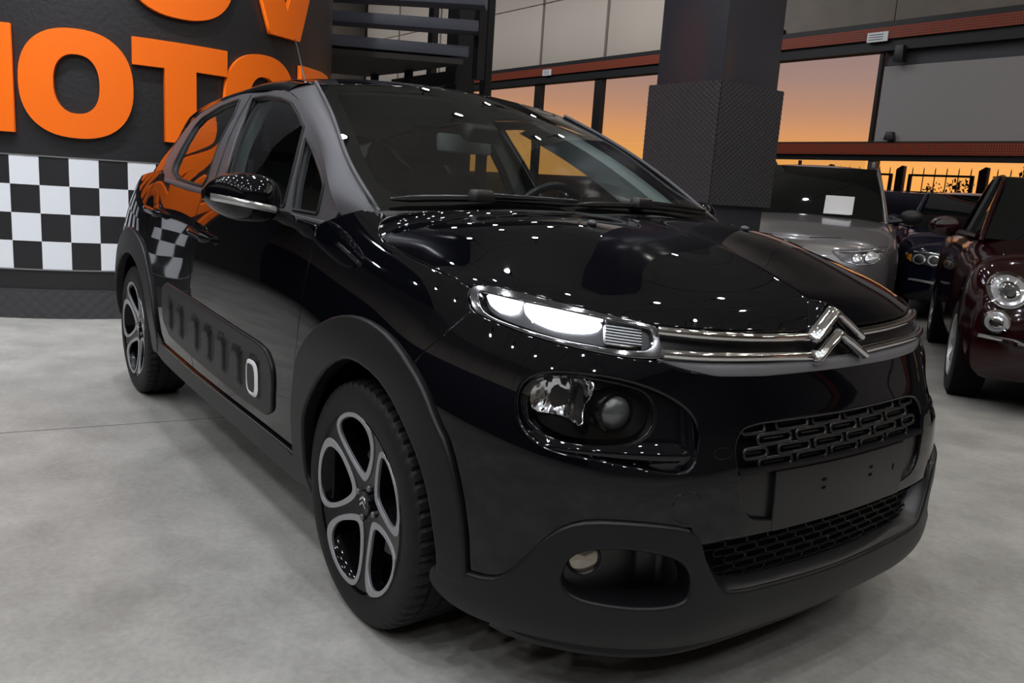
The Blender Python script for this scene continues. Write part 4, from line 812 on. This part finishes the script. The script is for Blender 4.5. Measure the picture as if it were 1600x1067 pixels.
for z0 in (-.012,.002):
    cm.prism([(-.017,z0),(0,z0+.013),(.017,z0),(.017,z0+.006),(0,z0+.019),(-.017,z0+.006)],lambda a,b,d:(a,-.0825-d,b),0,.003)
kids.append(cm.build('hub_chevrons',CHROME))
for k in range(4):
    a=math.radians(70+90*k); kids.append(MB().lathe([(.009,-.062),(.009,-.078),(.006,-.081),(.0005,-.081)],12,'y',(.047*math.cos(a),0,.047*math.sin(a))).build('wheel_bolt',STEEL))
for k in kids: k.parent=wf
bpy.data.objects.remove(wheel)
for i,(xx,sd) in enumerate(WC):
    o=wf if i==0 else wf.copy()
    if i: C.objects.link(o)
    o.location=(xx,sd*.742,.3165); o.rotation_euler=(0,math.radians(-2.5*(i%2)),math.pi if sd>0 else 0)
    if i:
        for k in kids:
            c=k.copy(); C.objects.link(c); c.parent=o
    P_(o)
# interior
dp=[[(-.30,y,.98),(-.22,y,1.02),(-.28,y,1.055),(-.45,y,1.045),(-.66,y,1.03),(-.74,y,1.0),(-.74,y,.80)] for y in np.linspace(-.68,.68,9)]
dash=P_(MB().loft(dp).build('dashboard',DASH,sharp=50))
MB().loft([[(-.60,y,1.02),(-.62,y,1.075-abs(y-.36)*.6),(-.72,y,1.085-abs(y-.36)*.6),(-.76,y,1.0)] for y in np.linspace(.18,.54,9)]).build('instrument_hood',DASH,dash)
sw=P_(MB().tube([(-.83+.07*math.sin(a)*.9,.36+.185*math.cos(a),.985+.17*math.sin(a)) for a in np.linspace(0,2*math.pi,40,endpoint=False)],.016,8,True).build('steering_wheel',SATIN))
MB().ball((-.80,.36,.98),(.03,.07,.06)).tube([(-.80,.36,.97),(-.81,.20,.99)],.014).tube([(-.80,.36,.97),(-.81,.52,.99)],.014).tube([(-.80,.36,.98),(-.6,.36,.93)],.03).build('steering_hub',SATIN,sw)
sa=None
def seat(y):
    b=MB().loft([[(x,y+s*.25*k,z) for s,k in ((-1,.9),(-1,1),(-.6,.8),(.6,.8),(1,1),(1,.9))] for x,z in ((-.98,.50),(-1.0,.56),(-1.2,.60),(-1.45,.60))]).build('seat',FABR)
    P_(b)
    rows=[]
    for t in np.linspace(0,1,9):
        x=-1.42-.26*t; z=.56+.62*t; wd=.25*(1-.25*t**3); rows.append([(x-.10,y-wd*.9,z),(x+.03,y-wd,z),(x,y-wd*.7,z),(x+.0,y+wd*.7,z),(x+.03,y+wd,z),(x-.10,y+wd*.9,z)])
    MB().loft(rows).build('backrest',FABR,b,sharp=60)
    MB().loft([[(-1.70-.02*t+dx,y+dy*(1-.2*t*t),1.22+.17*t) for dx,dy in ((-.05,-.12),(.04,-.12),(.05,0),(.04,.12),(-.05,.12))] for t in (0,.3,.7,1)]).build('head_restraint',FABR,b,sharp=60)
seat(-.36); seat(.36)
P_(MB().box((-2.2,0,.55),(.5,1.2,.18)).box((-2.5,0,.85),(.16,1.2,.55),Euler((0,-.3,0)).to_matrix()).build('rear_bench',FABR,bevel=.03))
P_(patch('headliner',symy([(-1.0,0),(-1.04,-.50),(-2.6,-.50),(-2.7,0)]),roof,LIN,off=-.035,step=.12,rim=0,depth=.01,gap=0,ref=(-1.5,0,.5)))
il=[p+np.array((-.05,.035,-.03)) for p in se]; P_(MB().loft([[tuple(p+np.array(d)) for d in ((.02,.0,.0),(-.16,-.01,-.02),(-.19,.02,-.04),(-.02,.04,-.01))] for p in il]).build('inner_pillar_trim',LIN,mirror=True,sharp=60))
P=side(np.array([-1.46,-1.52,-1.57]),np.array([1.0,1.22,1.41]),-.06); P_(MB().tube(P.tolist(),[.05,.045,.04],8).build('inner_post',LIN,mirror=True))
P_(MB().box((-.80,0,1.335),(.10,.16,.06),Euler((0,.5,0)).to_matrix(),.7).build('sensor_pod',SATIN,bevel=.01))
rm=P_(MB().box((-.90,0,1.285),(.025,.24,.07),Euler((0,-.15,0)).to_matrix()).build('interior_mirror',DASH,bevel=.012))
from mathutils.bvhtree import BVHTree
WIN=mat('car_window',(.004,.005,.005),.03,0,.6)
tyre2=MB().lathe([(.20,-.09),(.22,-.10),(.28,-.10),(.305,-.085),(.31,-.05),(.31,.05),(.305,.085),(.28,.1),(.2,.09)],48).mesh('tyre'); tyre2.materials.append(RUB)
def rimmesh(n,m):
    b=MB().lathe([(.205,-.095),(.198,-.10),(.19,-.085),(.19,.05)],48)
    for k in range(n):
        a=2*math.pi*k/n; c,s=math.cos(a),math.sin(a); w_=.022
        b.add([(c*r-s*q,y,s*r+c*q) for r,q,y in ((.03,-w_,-.075),(.03,w_,-.075),(.195,w_*.8,-.088),(.195,-w_*.8,-.088),(.03,-w_,-.05),(.03,w_,-.05),(.195,w_*.8,-.06),(.195,-w_*.8,-.06))],[(3,2,1,0),(4,5,6,7),(0,1,5,4),(1,2,6,5),(2,3,7,6),(3,0,4,7)])
    b.lathe([(.05,-.06),(.045,-.085),(.0005,-.085)],20); e=b.mesh('rim'); e.materials.append(m); return e
rim5=rimmesh(10,SILVER)
def bgcar(label,x,y,h,paint,S,group=None):
    """S: stations (x, half width, sill z, shoulder z, centre z) nose to tail; g: glasshouse"""
    t=thing('car',label,'car',(x,y,0),math.radians(h)); st_=S['st']; X=[-a[0] for a in st_]
    def sec(a):
        x_,w_,zb,zs,zt=a; hm=zs-zb
        return [(x_,w_*.86,zb),(x_,w_*.97,zb+.10*hm),(x_,w_,zb+.38*hm),(x_,w_,zb+.66*hm),(x_,w_*.975,zb+.86*hm),(x_,w_*.90,zs),(x_,w_*.62,zs+.72*(zt-zs)),(x_,0,zt)]
    G_=np.array([sec(a) for a in st_]); tt=np.linspace(X[0],X[-1],56); Bx=nbasis(X,tt); kk=np.arange(8); Bk=nbasis(kk,np.linspace(0,7,34)); Pq=np.einsum('ai,ijk,bj->abk',Bx,G_,Bk)
    full=np.concatenate([Pq,(Pq*[1,-1,1])[:,::-1][:,1:]],1); m=MB(); m.loft([r.tolist() for r in full]); me=m.mesh('body',50); me.materials.append(paint); body=link('body',me,None,t)
    bm=bmesh.new(); bm.from_mesh(me); bvh=BVHTree.FromBMesh(bm); bm.free()
    g=S['g']; xb,wbz,zb,xt,wt,zt,xr,zr,xe,ze=g   # screen base, top, roof end, tail base
    def quad(A,B,C_,D,bul,nu=8,nv=8):
        A,B,C_,D=map(np.array,(A,B,C_,D)); nn=np.cross(B-A,D-A); nn=nn/np.linalg.norm(nn); P=np.zeros((nu,nv,3))
        for i in range(nu):
            for j in range(nv):
                u,v=i/(nu-1),j/(nv-1); P[i,j]=A*(1-u)*(1-v)+B*u*(1-v)+C_*u*v+D*(1-u)*v+nn*bul*16*u*(1-u)*v*(1-v)
        return P
    wb_=wbz
    MB().grid(quad((xb,-wb_,zb),(xb,wb_,zb),(xt,wt,zt-.01),(xt,-wt,zt-.01),.045)).build('windscreen',WIN,t)
    MB().grid(quad((xt,-wt,zt-.01),(xt,wt,zt-.01),(xr,wt*.96,zr),(xr,-wt*.96,zr),.035)).build('roof',S.get('roofm',paint),t)
    MB().grid(quad((xr,-wt*.96,zr),(xr,wt*.96,zr),(xe,wb_*.9,ze),(xe,-wb_*.9,ze),.03)).build('rear_window',WIN,t)
    for s in (1,-1):
        MB().grid(quad((xb,s*wb_,zb),(xe,s*wb_*.9,ze),(xr,s*wt*.96,zr),(xt,s*wt,zt-.01),-.03*s)).build('side_window',WIN,t)
        MB().tube(chaikin([(xb+.06,s*(wb_+.01),zb-.02),((xb+xt)/2+.02,s*((wb_+wt)/2+.012),(zb+zt)/2+.02),(xt,s*(wt+.002),zt-.005),((xt+xr)/2,s*wt*.99,zt+.005),(xr,s*wt*.97,zr),(xe,s*wb_*.91,ze)],3,False),.017,8).build('roof_pillar',paint,t)
        bx=(xb+xr)/2-.1; MB().tube([(bx+.05,s*(wb_+.012),zb),(bx-.05,s*(wt+.006),zt-.01)],.03,6).build('door_pillar',BLKM,t)
        if S.get('rails'): MB().tube([(xt-.1,s*wt*.93,zt+.03),(xt-.35,s*wt*.93,zt+.07),(xr+.3,s*wt*.93,zr+.08),(xr+.1,s*wt*.9,zr+.02)],.017,8).build('roof_rail',SILVER,t)
        mo=MB().ball((xb-.22,s*(wb_+.22),zb+.06),(.07,.11,.075),14,8).tube([(xb-.2,s*wb_,zb),(xb-.2,s*(wb_+.15),zb+.03)],.025,6).build('mirror',S.get('mirm',paint),t)
    for wx in (0,-S['wb']):
        for s in (1,-1):
            wy=S['w']-.085; a=MB().lathe([(.20,-.012),(.345,-.012),(.35,0),(.35,.15),(.0005,.15)],40,'y',(wx,0,.31)); a=a.build('wheel_arch',DARK,t); a.location=(0,s*(S['w']*.985+.006),0); a.scale=(1,-s,1)
            wh=link('wheel',rim5,None,t,(wx,s*wy,.305),(0,0,math.pi if s>0 else 0)); link('tyre',tyre2,None,wh)
    def front(yy,zz,off=0.):
        o=[]
        for a,b in zip(np.atleast_1d(yy),np.atleast_1d(zz)):
            p,nn,_,_=bvh.ray_cast(Vector((3,a,b)),Vector((-1,0,0)))
            if p is None: p=Vector((0,a,b)); nn=Vector((1,0,0))
            o.append(p+Vector((1,0,0))*off)
        return o
    def decal(name,poly,mt,off,th,parent=t,step=.06):
        pl=dense(poly,step); V=front([p[0] for p in pl],[p[1] for p in pl],off); W_=[v-Vector((th,0,0)) for v in V]; k=len(V); c=front([np.mean([p[0] for p in pl])],[np.mean([p[1] for p in pl])],off*1.2)[0]
        return MB().add([tuple(v) for v in V+W_]+[tuple(c)],[(i,(i+1)%k,k+(i+1)%k,k+i) for i in range(k)]+[((i+1)%k,i,2*k) for i in range(k)]).build(name,mt,parent,sharp=50)
    return t,front,decal,body
CLR=mat('headlamp_glass',(.55,.56,.58),.12,.6,.6,.5); GRIL=mat('dark_grille',(.008,.008,.009),.4)
def roundl(c,z,a,b=None,n=28): b=b or a; return [(c+a*math.cos(q),z+b*math.sin(q)) for q in np.linspace(0,2*math.pi,n,endpoint=False)]
# silver-grey SUV behind the padded pillar
SUVP=mat('grey_metallic_paint',(.20,.195,.20),.30,.55,.5,.7)
fr=np.array((-2.46,4.31)); hv=np.array((.5,-.866)); fo=.84; o_=fr-hv*fo
suv,F_,D_,bd=bgcar('silver grey SUV parked behind the padded pillar with a white sheet in its windscreen',o_[0],o_[1],-60,SUVP,dict(w=.86,wb=2.1,rails=True,mirm=BLKM,
 st=[(.84,.55,.36,.66,.70),(.80,.70,.30,.74,.80),(.70,.80,.24,.82,.89),(.45,.855,.22,.90,.97),(.10,.87,.24,.955,1.02),(-.40,.865,.26,.99,1.06),(-1.3,.87,.26,1.0,1.02),(-2.0,.86,.26,1.03,1.05),(-2.5,.80,.26,1.05,1.06),(-2.75,.66,.34,1.0,1.02)],
 g=(-.38,.73,1.03,-1.28,.58,1.56,-2.25,1.56,-2.6,1.08)))
for s in (1,-1):
    hl=[(s*.34,.79),(s*.43,.71),(s*.58,.68),(s*.70,.71),(s*.775,.85),(s*.60,.825)]
    h_=D_('headlamp',fillet(hl,.02),mat('lamp_cluster',(.16,.165,.18),.16,.6,.6),.012,.06)
    D_('lamp_lens',roundl(s*.655,.755,.048),CLR,.03,.04,h_); D_('lamp_lens',roundl(s*.55,.74,.036),CLR,.03,.04,h_); D_('running_light',fillet([(s*.40,.775),(s*.60,.805),(s*.75,.825),(s*.74,.81)],.004),CLR,.022,.02,h_)
    MB().tube([tuple(v+Vector((.01,0,.02))) for v in F_([s*.15,s*.4],[.86,.87])],.004,5).build('bonnet_line',BLKM,suv)
D_('grille',fillet([(-.46,.66),(.46,.66),(.40,.48),(-.40,.48)],.05),GRIL,.015,.05); D_('lower_grille',fillet([(-.60,.36),(.60,.36),(.55,.27),(-.55,.27)],.02),GRIL,.012,.04)
pq=thing('paper_sheet','white paper sheet standing against the windscreen of the grey SUV','paper',(o_[0],o_[1],0),math.radians(-60))
MB().box((-.39,.30,1.165),(.003,.26,.19),Euler((0,-.45,0)).to_matrix()).build('sheet',WHITE,pq); MB().box((-.315,.29,1.078),(.05,.24,.003)).build('folded_edge',WHITE,pq)
# dark blue saloon
BLUE=mat('dark_blue_paint',(.003,.004,.016),.12,0,.5,0)
fr=np.array((-2.07,7.13)); o_=fr-hv*.8
bl,F_,D_,bd=bgcar('dark blue car with twin ring headlamps standing in the doorway behind',o_[0],o_[1],-60,BLUE,dict(w=.84,wb=2.3,
 st=[(.80,.50,.34,.60,.66),(.76,.66,.28,.70,.77),(.64,.77,.22,.77,.84),(.40,.83,.20,.85,.92),(.05,.845,.22,.90,.97),(-.45,.84,.24,.94,1.0),(-1.3,.84,.24,.95,.97),(-2.1,.84,.24,.97,1.0),(-2.6,.80,.26,1.0,1.02),(-2.75,.70,.34,.95,.97)],
 g=(-.50,.70,.97,-1.18,.55,1.40,-2.0,1.40,-2.6,1.0)))
for s in (1,-1):
    h_=D_('headlamp',fillet([(s*.36,.70),(s*.42,.60),(s*.70,.62),(s*.76,.70),(s*.70,.745)],.02),GRIL,.015,.06)
    for c in (.64,.50):
        r_=D_('lamp_ring',roundl(s*c,.665,.062,.055),CLR,.03,.02,h_); D_('lamp_lens',roundl(s*c,.665,.045,.04),GRIL,.036,.02,r_)
    D_('side_lamp',fillet([(s*.71,.63),(s*.765,.67),(s*.775,.715),(s*.71,.71)],.01),AMBER,.03,.03,h_); D_('lamp_brow',fillet([(s*.36,.715),(s*.70,.735),(s*.70,.752),(s*.36,.735)],.006),CLR,.028,.03,h_)
    D_('kidney_grille',fillet([(s*.02,.70),(s*.24,.69),(s*.22,.56),(s*.03,.56)],.03),GRIL,.016,.04); D_('fog_strip',fillet([(s*.45,.42),(s*.72,.44),(s*.71,.46),(s*.45,.445)],.008),CLR,.02,.03)
# maroon city car at the right edge
MAR=mat('maroon_paint',(.015,.0018,.003),.08,0,.5,0)
fi,F_,D_,bd=bgcar('maroon retro city car with round headlamps, nearest on the right',-.05,4.20,-60,MAR,dict(w=.80,wb=2.32,
 st=[(.66,.58,.30,.50,.58),(.63,.70,.25,.60,.70),(.54,.77,.20,.72,.82),(.33,.80,.19,.83,.92),(.0,.81,.20,.89,.985),(-.40,.812,.22,.94,1.03),(-1.2,.81,.22,.96,1.0),(-2.1,.81,.24,.98,1.0),(-2.6,.79,.26,.98,1.0),(-2.85,.68,.34,.92,.95)],
 g=(-.42,.70,1.0,-1.0,.55,1.45,-2.0,1.45,-2.7,1.02)))
for s in (1,-1):
    for c,z,r,nm in ((.62,.735,.105,'headlamp'),(.665,.555,.072,'running_lamp')):
        h_=D_(nm,roundl(s*c,z,r,r*.95),CHROME,.020,.08); k_=D_('lamp_lens',roundl(s*c,z,r*.82,r*.78),CLR,.03,.02,h_); D_('lamp_ring',roundl(s*c,z,r*.5,r*.47),CHROME,.04,.02,h_); D_('lamp_bulb',roundl(s*c,z,r*.3,r*.28),GRIL,.046,.02,h_)
    D_('chrome_whisker',[(s*.745,.455),(s*.45,.43),(s*.24,.37),(s*.12,.33),(s*.10,.37),(s*.22,.42),(s*.40,.465),(s*.74,.475)],CHROME,.02,.03)
b_=D_('badge',roundl(0,.42,.055),CHROME,.03,.03); D_('badge_field',roundl(0,.42,.042),mat('badge_red',(.35,.02,.02),.3),.036,.02,b_); D_('lower_grille',fillet([(-.45,.28),(.45,.28),(.5,.36),(-.5,.36)],.03),GRIL,.012,.04)
# dark red car outside, dark car to the left of the SUV
RED=mat('dark_red_paint',(.05,.004,.005),.15,0,.5,0)
ST0=[(.80,.50,.34,.62,.68),(.76,.66,.28,.72,.78),(.64,.77,.22,.80,.86),(.40,.83,.20,.87,.94),(.05,.845,.22,.92,.99),(-.45,.84,.24,.96,1.02),(-1.3,.84,.24,.97,1.0),(-2.4,.84,.24,1.0,1.02),(-2.9,.80,.26,1.02,1.04),(-3.1,.70,.34,.97,.99)]
G0=(-.45,.70,1.0,-1.18,.55,1.47,-2.4,1.46,-2.95,1.04)
for lb,xx,yy,hh,pm in (('dark red car outside between the grey SUV and the blue car',-5.0,10.9,-50,RED),('black car seen through the hatchback windscreen beside the stairs',-5.0,4.75,-60,mat('second_black_paint',(.004,.004,.005),.15,0,.5,1))):
    c_,F_,D_,bd=bgcar(lb,xx,yy,hh,pm,dict(w=.84,wb=2.5,st=ST0,g=G0))
    for s in (1,-1): h_=D_('headlamp',fillet([(s*.42,.68),(s*.5,.60),(s*.72,.63),(s*.77,.72)],.02),CLR,.015,.05)
    D_('grille',fillet([(-.38,.64),(.38,.64),(.34,.50),(-.34,.50)],.04),GRIL,.015,.05)
